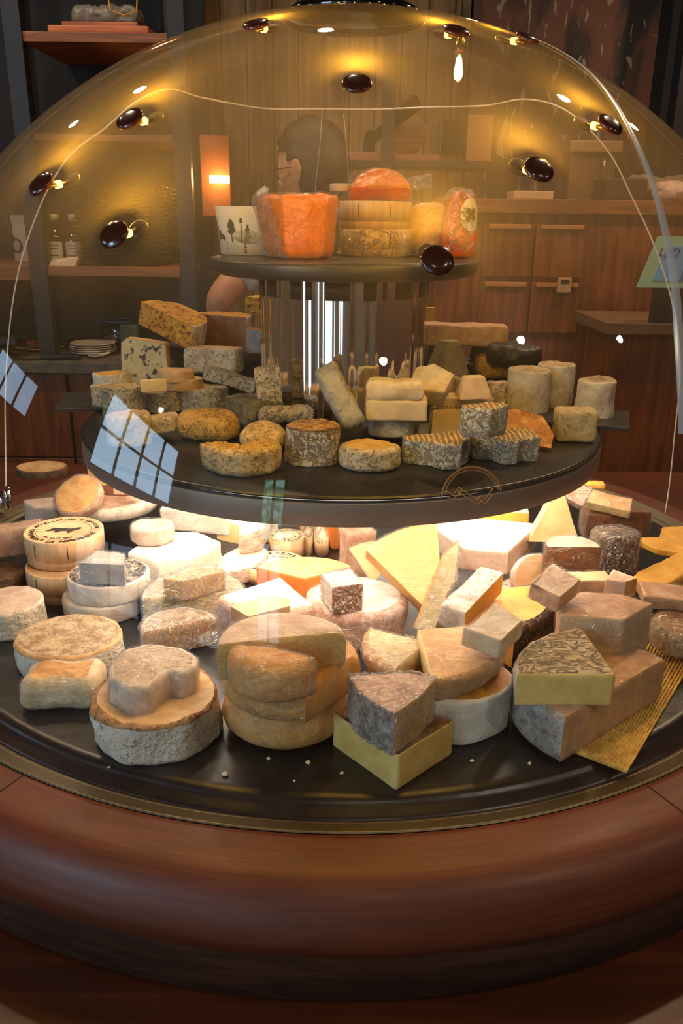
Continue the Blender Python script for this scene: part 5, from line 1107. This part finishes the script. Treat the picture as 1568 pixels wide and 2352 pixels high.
# things on the shelving
SMOKE = clear_mat('smoked_glass_plate', (.42,.40,.34,1), .16, .08)
def wavy_plate():
    bm = bmesh.new(); n = 40; g = []
    for i in range(n+1):
        row = []
        for j in range(n+1):
            u, v = i/n*2-1, j/n*2-1
            x = .150*u*(1+.04*math.sin(v*9)); y = .135*v*(1+.04*math.sin(u*9+1))
            e = max(abs(u), abs(v))
            z = .0045*math.sin(u*7+.5) + .0035*math.sin(v*6) + (.006 if e > .8 else 0)*(e-.8)/.2
            row.append(bm.verts.new((x, y, z+.006)))
        g.append(row)
    for i in range(n):
        for j in range(n): bm.faces.new((g[i][j], g[i+1][j], g[i+1][j+1], g[i][j+1])).smooth = True
    bmesh.ops.solidify(bm, geom=bm.faces[:], thickness=.003)
    return bm
PL = plain('wavy_plate_glaze', K(170,150,104), .25, .2, coat=.5)
wp = obj('wavy_plate', wavy_plate(), PL, None, (-.745,1.87,.284))
tag(wp, 'lowest smoky wavy-edged plate of the tall stack, resting on the back left shelf', 'plate', 'wavy plates stacked on the back left shelf')
for i in range(1, 18):
    c = wp.copy(); c['label'] = 'smoky wavy-edged square plate inside the tall stack on the back left shelf' if i < 17 else 'topmost smoky wavy-edged plate of the tall stack on the back left shelf'; COL.objects.link(c); c.location = (-.745+.004*math.sin(i*2.3), 1.87+.004*math.cos(i*1.7), .284+.0134*i); c.rotation_euler = (0,0,.03*math.sin(i*1.9))
def bottle(x, lb):
    b = tag(empty('glass_bottle', (x,1.80,.2825)), lb, 'bottle')
    bm = bmesh.new(); lathe(bm, [(0,0),(.030,0),(.033,.004),(.033,.080),(.028,.094),(.012,.108),(.010,.135),(.012,.137),(.012,.142)], 28); obj('bottle_glass', bm, GREENGLASS, b)
    bm = bmesh.new(); lathe(bm, [(0,.139),(.0145,.139),(.0145,.158),(0,.160)], 20); obj('bottle_cap', bm, plain('cream_cap', K(206,186,130), .5), b)
    bm = bmesh.new(); lathe(bm, [(.0336,.012),(.0336,.074)], 14, a0=R(-140), a1=R(-40)); lb = obj('bottle_label', bm, plain('white_label', K(196,180,160), .6), b)
    bm = bmesh.new()
    for z, w in ((.060, 26), (.050, 20), (.028, 26)): lathe(bm, [(.0339,z),(.0339,z+.003)], 8, a0=R(-90-w), a1=R(-90+w))
    obj('label_print', bm, INK, lb)
bottle(-.965, 'clear bottle with pale label on the back shelf, half behind the steel post'); bottle(-.915+.012, 'clear bottle with pale label on the back shelf, nearer the wavy plates')
tr = empty('paper_tray', (-.925,1.735,.2825)); tag(tr, 'small folded white paper tray in front of the bottles', 'tray')
bm = bmesh.new(); vs = [bm.verts.new(q) for q in ((-.045,-.015,0),(.040,-.015,0),(.055,-.012,.030),(-.04,.0,.018),(-.045,.03,0),(.045,.03,0),(.058,.03,.032),(-.045,.03,.018))]
for f in ((0,1,2,3),(4,7,6,5),(0,3,7,4),(1,5,6,2),(0,4,5,1)): bm.faces.new([vs[k] for k in f])
obj('tray_sides', bm, plain('white_paper', K(214,186,160), .7), tr)
bx_ = tag(box('recipe_sheet', -1.15,1.905,.2855,-1.055,1.907,.437, plain('notice_paper', K(170,156,150), .7, c2=K(150,136,132), cs=25)), 'white paper sheet standing on the far left shelf behind the scissors', 'paper')
sc = tag(empty('scissors', (-1.115,1.80,.2855)), 'black-handled scissors hanging open against the white sheet at the left', 'scissors')
bm = bmesh.new()
for sx in (-1, 1):
    tube(bm, [Vector((sx*.016+.016*math.cos(a), 0, .055+.020*math.sin(a))) for a in [2*PI*k/20 for k in range(21)]], .004, 6, cap=False)
obj('scissor_handle', bm, plain('black_plastic', K(20,20,22), .4), sc)
bm = bmesh.new(); tube(bm, [(-.008,0,.072),(.012,0,.14)], [.005,.001], 5); tube(bm, [(.008,.002,.072),(-.012,.002,.14)], [.005,.001], 5)
obj('scissor_blade', bm, METAL, sc)
# top shelf of the unit
def board_obj(name, lb, cat, a, m): return tag(box(name, *a, m, None, .004), lb, cat)
board_obj('cutting_board', 'orange wooden cutting board lying on the top left shelf, lower of two', 'cutting board', (-.90,1.72,.9525,-.60,1.98,.972), wood('beech', K(206,116,62), K(176,90,44), (6, 60, 60), .5))
board_obj('cutting_board', 'narrower wooden board stacked on the orange cutting board at the top left', 'cutting board', (-.87,1.76,.9725,-.64,1.94,.990), wood('beech_dark', K(186,104,54), K(150,80,40), (6, 60, 60), .5))
bm = solid(dict(s=.10, h=.05, kind='rect', par=.5, a0=0, bev=.25, soft=1), amp=6, seed=9)
for f in bm.faces: f.material_index = 0
tag(obj('grey_pouch', bm, plain('grey_plastic', K(128,120,110), .35), None, (-.745,1.84,.9905)), 'crumpled grey plastic pouch on top of the wooden boards at the top left', 'pouch')
lp = tag(empty('rope_loop', (-.66,1.77,.995)), 'thin yellow cord loop hanging over the grey pouch', 'cord')
bm = bmesh.new(); tube(bm, [(-.07,0,.12),(-.065,.01,.03),(-.02,-.01,.012),(.02,-.01,.02),(.03,0,.12)], .0025, 6); obj('cord', bm, plain('yellow_cord', K(214,150,40), .6), lp)
# wall lamp box behind the person
la = tag(empty('wall_lamp', (-.455,1.95,.45)), 'amber wall lamp box with a bright slot beside the steel post', 'lamp')
child_box('lamp_housing', la, (-.50,1.95,.44,-.40,2.05,.70), plain('amber_panel', K(150,86,36), .5), .004)
child_box('light_slot', la, (-.47,1.942,.548,-.402,1.950,.572), plain('lamp_glow', K(255,220,150), .5, emit=(1.0,.62,.22,1), es=14), .001)
light('wall_lamp_light', 'POINT', (-.44,1.90,.56), .9, (1.0,.58,.2), .02)
# counter things, left
PORC = plain('porcelain', K(206,192,176), .2, coat=.4)
def small_plate(z, i):
    bm = bmesh.new(); lathe(bm, [(0,.002),(.045,.002),(.05,0),(.054,.002),(.075,.010),(.0775,.012),(.074,.0125),(.05,.005),(0,.0045)], 48)
    return obj('plate', bm, PORC, None, (-.868+.003*math.sin(i*2),1.78,z))
pl = small_plate(-.0115, 0); tag(pl, 'lowest small white plate of the stack, resting on the stone back counter', 'plate', 'white plates stacked on the back counter')
for i in range(1, 5):
    c = pl.copy(); c['label'] = 'small white plate in the middle of the stack on the stone back counter' if i < 4 else 'topmost small white plate of the stack on the stone back counter'; COL.objects.link(c); c.location = (-.868+.003*math.sin(i*2),1.78,-.0115+.0072*i)
sp = tag(empty('china_spoon', (-.84,1.70,-.0115)), 'white porcelain spoon lying in front of the stacked plates', 'spoon')
bm = bmesh.new(); lathe(bm, [(0,0),(.012,.001),(.022,.008),(.0225,.009),(.010,.004),(0,.003)], 24); obj('spoon_bowl', bm, PORC, sp)
bm = bmesh.new(); tube(bm, [(.015,0,.006),(.05,.0,.018)], [.006,.004], 8); obj('spoon_handle', bm, PORC, sp)
bw = tag(empty('glass_bowl', (-.80,1.90,-.0115)), 'dark round glass bowl with blue reflections on the back counter', 'bowl')
bm = bmesh.new(); lathe(bm, [(0,0),(.035,0),(.06,.02),(.072,.05),(.066,.085),(.055,.100)], 36); obj('bowl_glass', bm, plain('dark_glass', K(12,12,16), .06, coat=1), bw)
bm = bmesh.new(); tube(bm, [Vector((.0565*math.cos(a), .0565*math.sin(a), .101)) for a in [2*PI*k/32 for k in range(33)]], .002, 6, cap=False); obj('bowl_rim', bm, plain('blue_rim', K(50,110,170), .2), bw)
board_obj('tea_tin', 'dark green tin with a lighter label beside the glass bowl', 'tin', (-.775,1.79,-.0115,-.715,1.83,.088), plain('green_tin', K(44,62,40), .4, c2=K(70,84,44), cs=12))
cn = tag(empty('glass_container', (-1.13,1.70,-.0115)), 'clear square container at the far left of the back counter', 'container')
bm = bmesh.new(); bx(bm, -.06,-.05,0,.055,.05,.075, 0, .008); obj('container_wall', bm, clear_mat('amber_plastic', (.8,.68,.5,1), .1), cn)
dsh = tag(empty('food_dish', (-1.085,1.87,-.0115)), 'plate of dark glazed food left of the steel post', 'dish')
bm = bmesh.new(); lathe(bm, [(0,.002),(.05,.002),(.085,.010),(.086,.012),(.05,.005),(0,.004)], 40); obj('plate', bm, PORC, dsh)
bm = solid(dict(s=.060, h=.028, kind='disc', par=.8, a0=0, bev=.4), amp=8, seed=21)
for f in bm.faces: f.material_index = 0
for v in bm.verts: v.co.z += .004
obj('food', bm, plain('glazed_food', K(120,70,24), .3, c2=K(60,34,14), cs=60), dsh)
kn = tag(empty('kitchen_knife', (-1.0,1.64,-.0115), (0,0,.12)), 'knife with black handle lying along the front edge of the back counter', 'knife')
bm = bmesh.new(); bx(bm, .0,-.010,.0,.13,.010,.018, 0, .006); obj('knife_handle', bm, plain('black_handle', K(20,18,18), .35), kn)
bm = bmesh.new(); vs = [bm.verts.new(q) for q in ((0,-.012,.004),(0,.012,.004),(-.20,.010,.003),(-.24,-.010,.003))]; bm.faces.new(vs); bmesh.ops.solidify(bm, geom=bm.faces[:], thickness=.0015); obj('knife_blade', bm, METAL, kn)

# right-hand joinery: tall wooden cabinet with drawers, shelf with kitchen things
rcb = tag(empty('drawer_cabinet', (.9,1.75,-1.0)), 'large orange-brown wooden drawer cabinet behind the dome at the right', 'cabinet')
child_box('cabinet_body', rcb, (.27,1.52,-1.0,2.0,2.0,.46), CABWOOD)
child_box('cabinet_top', rcb, (.26,1.50,.46,2.0,2.0,.50), SHELFWOOD)
PALE = plain('pale_edge', K(176,112,66), .5)
for x0, x1 in ((.42,.545),(.575,.70)):
    for z in (.425, .260):
        child_box('drawer_front', rcb, (x0-.012,1.507,z-.145,x1+.012,1.52,z+.005), CABWOOD)
        child_box('drawer_pull', rcb, (x0,1.497,z-.008,x1,1.507,z+.005), PALE)
wt = tag(empty('work_table', (1.0,1.3,-1.0)), 'work table with a pale front edge at the right behind the dome', 'table')
child_box('table_top', wt, (.70,1.18,.155,2.0,1.50,.185), wood('table_wood', K(122,92,70), K(100,74,56), (5,60,60), .4))
child_box('table_panel', wt, (.74,1.22,-1.0,2.0,1.5,.155), CABWOOD)
tc_ = tag(empty('timer', (.655,1.42,.26)), 'small cream plastic timer stuck on the drawers at the right', 'timer')
bm = bmesh.new(); bx(bm, -.02,.06,-.022,.02,.077,.022, 0, .003); obj('timer_case', bm, plain('cream_plastic', K(176,140,104), .4), tc_)
bm = bmesh.new(); bx(bm, -.012,.058,.004,.012,.060,.016); obj('timer_display', bm, DARKSTEEL, tc_)
# rear shelf with boards, round board and the folding bracket
rs = tag(empty('wall_shelf', (.2,1.95,.62)), 'dark wall shelf with wooden blocks right of the person', 'shelf')
child_box('shelf_board', rs, (-.02,1.84,.600,.46,2.05,.618), DARKSTEEL)
child_box('shelf_upright', rs, (.108,1.80,.30,.148,1.84,1.10), DARKSTEEL)
board_obj('wooden_block', 'pinkish wooden block on the left end of the dark wall shelf', 'block', (-.005,1.85,.6185,.105,1.95,.645), plain('pink_wood', K(168,104,78), .6))
board_obj('wooden_block', 'long pinkish wooden block under the round board on the wall shelf', 'block', (.150,1.85,.6185,.300,1.95,.640), plain('pink_wood_long', K(150,92,68), .6))
rb = tag(empty('round_board', (.195,1.93,.6405)), 'round wooden board standing upright on the wall shelf', 'board')
bm = bmesh.new(); lathe(bm, [(0,-.008),(.062,-.008),(.066,-.004),(.066,.006),(.062,.009),(0,.009)], 48)
bm.transform(Matrix.Translation((0,0,.067)) @ Matrix.Rotation(PI/2-.1, 4, 'X')); obj('board_disc', bm, SHELFWOOD, rb)
board_obj('black_box', 'black glossy box at the right end of the wall shelf', 'box', (.300,1.86,.6405,.385,1.98,.745), plain('gloss_black', K(30,26,22), .15))
board_obj('cardboard_sheet', 'upright brown cardboard sheet next to the black box', 'cardboard', (.387,1.86,.6405-.02,.47,1.88,.760), plain('cardboard', K(160,106,66), .7))
ar = tag(empty('folding_bracket', (.07,1.82,.6455)), 'light grey folding metal bracket standing on the pinkish wooden block', 'bracket')
GREY = plain('grey_metal', K(214,216,224), .5)
bm = bmesh.new(); vs = [(-.022,.0),(.018,.0),(.012,.062),(-.004,.066),(-.016,.050)]
f = bm.faces.new([bm.verts.new((x, .03, z)) for x, z in vs]); bmesh.ops.solidify(bm, geom=[f], thickness=.012); obj('bracket_foot', bm, GREY, ar)
bm = bmesh.new(); f = bm.faces.new([bm.verts.new((x, .03, z)) for x, z in ((-.002,.045),(.012,.020),(.150,.118),(.165,.135),(.150,.165),(.135,.170))]); bmesh.ops.solidify(bm, geom=[f], thickness=-.012); obj('bracket_arm', bm, GREY, ar)
# goods on the right cabinet
TOWEL = plain('towel', K(128,104,84), .9, bump=.5, bs=60)
g1 = solid(dict(s=.11, h=.075, kind='rect', par=.6, a0=-15, bev=.3, soft=1), amp=8, seed=31)
for f in g1.faces: f.material_index = 0
tag(obj('folded_towel', g1, TOWEL, None, (1.02,1.86,.505)), 'heap of beige towels on the cabinet at the far right', 'towel')
g2 = solid(dict(s=.060, h=.055, kind='disc', par=.9, a0=0, bev=.5), amp=4, seed=33)
for f in g2.faces: f.material_index = 0
tag(obj('bread_loaf', g2, plain('pale_dough', K(208,170,146), .6), None, (.985,1.62,.5005)), 'round pale loaf on the cabinet top at the far right', 'bread')
board_obj('kitchen_scale', 'dark boxy kitchen scale on the cabinet top left of the pale loaf', 'scale', (.78,1.60,.5005,.905,1.75,.565), plain('scale_body', K(70,48,38), .4))
mc = tag(empty('coffee_machine', (.80,1.88,.5005)), 'brown boxy machine with a tap behind the kitchen scale', 'machine')
bm = bmesh.new(); bx(bm, -.075,-.04,0,.075,.06,.15, 0, .006); obj('machine_body', bm, plain('machine_brown', K(96,66,46), .5), mc)
bm = bmesh.new(); bx(bm, -.085,-.06,.15,.085,.06,.185, 0, .006); obj('machine_lid', bm, plain('machine_lid', K(150,112,72), .5), mc)
bm = bmesh.new(); tube(bm, [(.03,-.05,.14),(.03,-.065,.12),(.03,-.065,.095)], .006, 8); obj('tap', bm, CHROME, mc)
board_obj('paper_pack', 'ragged cream paper pack on the shelf above the drawers', 'pack', (.50,1.58,.5005,.62,1.70,.525), plain('cream_pack', K(196,158,112), .8, bump=.6, bs=70))
# green card on the right, standing in a holder on the table
cd = tag(empty('notice_card', (.80,1.18,.278), (0,0,0)), 'pale green notice card with a blue sheet headed LEO at the right edge', 'card')
CGREEN = plain('green_card', K(160,196,160), .6)
bm = bmesh.new(); bx(bm, -.033,.0,.0,.26,.004,.128, 0)
for v in bm.verts: v.co.x += (v.co.z-.0)*.30
Rm = Matrix.Rotation(R(0), 4, 'Z')
E1 = bm
obj('card_sheet', bm, CGREEN, cd)
bm = bmesh.new(); bx(bm, .000,-.0015,.018,.22,-.0005,.106)
for v in bm.verts: v.co.x += v.co.z*.30
box('card_stand', .02, .004, -.093, .20, .03, .06, DARKSTEEL, cd)
bs_ = obj('blue_sheet', bm, plain('blue_sheet', K(120,176,216), .5), cd)
bm = bmesh.new(); tl = Matrix(((1,.0,.42),(0,0,-1),(0,1,0))).transposed()
tilt = Matrix(((1,.30,0),(0,0,-1),(0,1,0)))
text_bm(bm, 'LEO', .030, Vector((.040,-.003,.088)), tilt=tilt, ext=.0003, align='CENTER')
obj('lettering', bm, plain('blue_ink', K(40,80,140), .6), bs_)
bm = bmesh.new(); bx(bm, .068,-.003,.022,.13,-.002,.068)
for v in bm.verts: v.co.x += v.co.z*.30
obj('printed_picture', bm, plain('picture_blue', K(84,116,168), .5, c2=K(110,130,180), cs=30), bs_)
# hanging filament bulb behind the dome
pb = tag(empty('pendant_bulb', (.246,1.0,.73)), 'glowing filament bulb hanging on a thin cord behind the dome', 'pendant lamp')
bm = bmesh.new(); lathe(bm, [(0,-.005),(.012,-.003),(.019,.012),(.021,.028),(.017,.048),(.012,.062)], 28); obj('bulb_glass', bm, clear_mat('bulb_glass', (1,.95,.88,1), .06), pb)
bm = bmesh.new(); lathe(bm, [(0,.006),(.006,.010),(.0085,.024),(.006,.046),(0,.052)], 18); obj('filament', bm, plain('filament', K(255,220,160), .5, emit=(1,.68,.32,1), es=60), pb)
bm = bmesh.new(); lathe(bm, [(.013,.062),(.013,.085),(.006,.09),(0,.09)], 20); obj('bulb_socket', bm, BRASS, pb)
bm = bmesh.new(); tube(bm, [(0,0,.09),(.0,0,1.12)], .002, 6); obj('cord', bm, plain('cord_black', K(60,40,24), .6), pb)
light('bulb_light', 'POINT', (.246,1.0,.755), 3.0, (1.0,.66,.32), .012)
# small ceiling spots mirrored in the dome, with added ones at the rear
SPOTE = plain('spot_lens', K(255,250,230), .4, emit=(1.0,.97,.82,1), es=160)
LBS = ['straight behind the viewer', 'right of the viewer', 'by the right wall in front', 'near the left windows', 'added above the drawer cabinet', 'added above the back counter', 'added in the far right corner', 'added above the person', 'added in the far left corner']
for (x, y, e_), lb in zip(SPOTS, ['small round ceiling spot '+q for q in LBS]):
    s = tag(empty('ceiling_spot', (x, y, 1.85)), lb, 'ceiling spot')
    bm = bmesh.new(); lathe(bm, [(.045,0),(.045,-.10),(.04,-.14),(.032,-.145)], 28); obj('spot_housing', bm, DARKSTEEL, s)
    bm = bmesh.new(); lathe(bm, [(.031,-.140),(.0,-.140)], 24); obj('spot_lens', bm, SPOTE, s)

# ------------------------------------------------------------------ the person behind the counter
def person():
    SKIN = plain('skin', K(206,146,112), .5, c2=K(190,126,94), cs=14)
    P = tag(empty('person', (-.08,1.27,-1.0)), 'person with short dark hair, glasses and white patterned top, turned away to the left', 'person')
    # joints in world space
    J = dict(pelvis=(-.02,1.30,-.08), spine=(-.02,1.31,.10), chest=(-.05,1.29,.28), neck=(-.07,1.275,.41), head0=(-.085,1.262,.48),
             shl=(-.19,1.20,.385), ell=(-.335,1.12,.232), wrl=(-.34,1.32,.06), hal=(-.33,1.38,.03),
             shr=(.07,1.36,.39), elr=(.03,1.52,.19), wrr=(-.16,1.62,.10), har=(-.21,1.64,.07),
             hpl=(-.09,1.24,-.16), knl=(-.10,1.20,-.55), anl=(-.08,1.26,-.93), tol=(-.22,1.22,-.975),
             hpr=(.07,1.36,-.16), knr=(.06,1.36,-.55), anr=(.08,1.42,-.93), tor=(-.06,1.42,-.975))
    RAD = dict(pelvis=(.135,.105), spine=(.125,.095), chest=(.145,.10), neck=(.052,.052), head0=(.055,.055), shl=(.055,.052), ell=(.040,.038), wrl=(.026,.022), hal=(.030,.014),
               shr=(.055,.052), elr=(.040,.038), wrr=(.026,.022), har=(.030,.014), hpl=(.085,.085), knl=(.056,.056), anl=(.038,.038), tol=(.035,.026), hpr=(.085,.085), knr=(.056,.056), anr=(.038,.038), tor=(.035,.026))
    E = [('pelvis','spine'),('spine','chest'),('chest','neck'),('neck','head0'),('chest','shl'),('shl','ell'),('ell','wrl'),('wrl','hal'),('chest','shr'),('shr','elr'),('elr','wrr'),('wrr','har'),
         ('pelvis','hpl'),('hpl','knl'),('knl','anl'),('anl','tol'),('pelvis','hpr'),('hpr','knr'),('knr','anr'),('anr','tor')]
    names = list(J); base = Vector((-.08,1.27,-1.0))
    verts = [Vector(J[n])-base for n in names]; edges = [(names.index(a), names.index(b)) for a, b in E]; rads = [RAD[n] for n in names]
    def finger(root, pts, r):
        i0 = root
        for k, q in enumerate(pts):
            verts.append(Vector(q)-base); rads.append((r*(1-.12*k),)*2); edges.append((i0, len(verts)-1)); i0 = len(verts)-1
    for side, hx, hy, hz, d in (('hal',-.33,1.38,.03, Vector((.10,.85,-.45)).normalized()), ('har',-.21,1.64,.07, Vector((-.95,.2,-.3)).normalized())):
        w = d.cross(Vector((0,0,1))).normalized(); root = names.index(side); c = Vector((hx,hy,hz))
        for k, ln in enumerate((.062,.070,.066,.052)):
            o = w*((k-1.5)*.019)
            finger(root, [c+o*1.0+d*.028, c+o*1.1+d*(.028+ln*.5)+Vector((0,0,-.004)), c+o*1.15+d*(.028+ln*.95)+Vector((0,0,-.018))], .0085)
        finger(names.index(side), [c-w*.036-d*.010, c-w*.050+d*.018+Vector((0,0,-.012)), c-w*.052+d*.042+Vector((0,0,-.024))], .0095)
    me = bpy.data.meshes.new('body'); me.from_pydata(verts, edges, []); me.update()
    o = bpy.data.objects.new('body', me); COL.objects.link(o)
    sk = o.modifiers.new('skin', 'SKIN'); sk.use_smooth_shade = True; sk.branch_smoothing = .6
    for i, v in enumerate(me.skin_vertices[0].data):
        v.radius = rads[i]; v.use_root = (i == 0)
    sb = o.modifiers.new('sub', 'SUBSURF'); sb.levels = 2
    me2 = bpy.data.meshes.new_from_object(o.evaluated_get(bpy.context.evaluated_depsgraph_get()))
    bpy.data.objects.remove(o)
    bm = bmesh.new(); bm.from_mesh(me2)
    # head: faces -x (left) and a little away; sculpted ellipsoid with face, ears
    hc = Vector((-.092,1.262,.556))-base
    Rh = Matrix.Rotation(R(150), 4, 'Z') @ Matrix.Rotation(R(8), 4, 'Y')     # local +x = forward
    hb = bmesh.new(); bmesh.ops.create_uvsphere(hb, u_segments=48, v_segments=32, radius=1.0)
    for v in hb.verts:
        x, y, z = v.co
        X, Y, Z = x*.098, y*.076, z*.118
        if z < -.1 and x < .2: X *= 1-.30*min(1, (-z-.1)*1.2)*(1 if x < 0 else .3)
        if z < 0: Y *= 1-.28*z*z
        if x > .3:                                   # face
            Z0 = Z/.118
            X -= .006*(1-abs(Z0))
            X += .022*math.exp(-((y)/.16)**2-((Z0+.12)/.16)**2)          # nose
            X += .006*math.exp(-((y)/.3)**2-((Z0+.48)/.07)**2)           # mouth
            X -= .007*(math.exp(-((y-.36)/.16)**2-((Z0-.04)/.10)**2)+math.exp(-((y+.36)/.16)**2-((Z0-.04)/.10)**2))   # eye sockets
            X += .010*math.exp(-(y/.3)**2-((Z0+.85)/.15)**2)             # chin
        v.co = Vector((X, Y, Z))
    hb.transform(Matrix.Translation(hc) @ Rh); mh = bpy.data.meshes.new('h'); hb.to_mesh(mh); hb.free(); bm.from_mesh(mh)
    for s in (-1, 1):
        eb = bmesh.new(); bmesh.ops.create_uvsphere(eb, u_segments=20, v_segments=14, radius=1.0)
        for v in eb.verts:
            x, y, z = v.co; k = 1-.35*max(0, -z); v.co = Vector((-.004+x*.020*k, s*(.080+y*.007+.010*(-x if x < 0 else 0)), -.006+z*.033))
        eb.transform(Matrix.Translation(hc) @ Rh); mh = bpy.data.meshes.new('e'); eb.to_mesh(mh); eb.free(); bm.from_mesh(mh)
    body = obj('body', bm, SKIN, P, smooth=True)
    rm = body.modifiers.new('remesh', 'REMESH'); rm.mode = 'VOXEL'; rm.voxel_size = .0045; rm.use_smooth_shade = True
    # hair
    hb = bmesh.new(); bmesh.ops.create_uvsphere(hb, u_segments=64, v_segments=40, radius=1.0)
    kill = []
    for v in hb.verts:
        x, y, z = v.co
        if (x > .60 and z < .45) or (z < -.62 and x < .3) or (x > .02 and z < .12 and abs(y) > .4) or (x > .3 and z < .35): kill.append(v)
        k = 1 + .035*noise.noise(Vector((x*4, y*4, z*9))) + .02*noise.noise(Vector((x*16, y*16, z*5))) + (.05 if z > .5 else 0)
        X, Y, Z = x*.104*k, y*.083*k, z*.122*k
        if z < -.1 and x < 0: X *= 1-.26*min(1, (-z-.1)*1.2)
        v.co = Vector((X-.004, Y, Z+.004))
    bmesh.ops.delete(hb, geom=kill, context='VERTS')
    bmesh.ops.solidify(hb, geom=hb.faces[:], thickness=.006)
    hb.transform(Matrix.Translation(hc) @ Rh)
    obj('hair', hb, plain('dark_hair', K(44,30,26), .5, bump=.8, bs=160, c2=K(28,20,18), cs=80), P, smooth=True)
    # glasses
    gb = bmesh.new()
    for s in (-1, 1):
        tube(gb, [Vector((.083-.004*abs(math.sin(a)), s*.032+.022*math.cos(a), .006+.017*math.sin(a))) for a in [2*PI*k/24 for k in range(25)]], .0017, 6, cap=False)
        tube(gb, [(.080,s*.053,.008),(.062,s*.078,.008),(.005,s*.084,.006),(-.018,s*.082,-.012)], .0016, 6)
    tube(gb, [(.085,-.010,.008),(.089,0,.011),(.085,.010,.008)], .0016, 6)
    gb.transform(Matrix.Translation(hc) @ Rh); obj('glasses', gb, plain('glasses_frame', K(30,18,14), .25), P, smooth=True)
    # patterned top
    tv = [Vector(q)-base for q in ((-.02,1.30,-.13),(-.02,1.30,-.02),(-.02,1.31,.12),(-.05,1.29,.28),(-.09,1.272,.405),(-.185,1.205,.385),(-.285,1.142,.272),(.07,1.36,.39),(.055,1.42,.30))]
    te = [(0,1),(1,2),(2,3),(3,4),(3,5),(5,6),(3,7),(7,8)]
    tr = [(.150,.120),(.148,.118),(.140,.11),(.160,.115),(.070,.066),(.068,.064),(.060,.058),(.068,.064),(.060,.058)]
    me = bpy.data.meshes.new('top'); me.from_pydata(tv, te, []); me.update(); o = bpy.data.objects.new('top', me); COL.objects.link(o)
    sk = o.modifiers.new('skin', 'SKIN'); sk.branch_smoothing = .7
    for i, v in enumerate(me.skin_vertices[0].data): v.radius = tr[i]; v.use_root = (i == 0)
    o.modifiers.new('sub', 'SUBSURF').levels = 3
    me2 = bpy.data.meshes.new_from_object(o.evaluated_get(bpy.context.evaluated_depsgraph_get())); bpy.data.objects.remove(o)
    bm = bmesh.new(); bm.from_mesh(me2)
    fm = cheese_mat('patterned_fabric', K(214,206,200), K(204,196,190), K(90,78,78), sth=.55, ns=10, ss=70, bump=.2, rough=.9)
    obj('shirt', bm, fm, P, smooth=True)
    tv = [Vector(q)-base for q in ((-.02,1.30,-.08),(-.09,1.24,-.18),(-.10,1.20,-.55),(-.08,1.26,-.92),(.07,1.36,-.18),(.06,1.36,-.55),(.08,1.42,-.92))]
    me = bpy.data.meshes.new('tr'); me.from_pydata(tv, [(0,1),(1,2),(2,3),(0,4),(4,5),(5,6)], []); me.update(); o = bpy.data.objects.new('tr', me); COL.objects.link(o)
    o.modifiers.new('skin', 'SKIN')
    for i, v in enumerate(me.skin_vertices[0].data): v.radius = ((.14,.115),(.10,.10),(.072,.072),(.055,.055),(.10,.10),(.072,.072),(.055,.055))[i]; v.use_root = (i == 0)
    o.modifiers.new('sub', 'SUBSURF').levels = 2
    me2 = bpy.data.meshes.new_from_object(o.evaluated_get(bpy.context.evaluated_depsgraph_get())); bpy.data.objects.remove(o)
    bm = bmesh.new(); bm.from_mesh(me2); obj('trousers', bm, plain('dark_cloth', K(36,36,44), .9), P, smooth=True)
person()
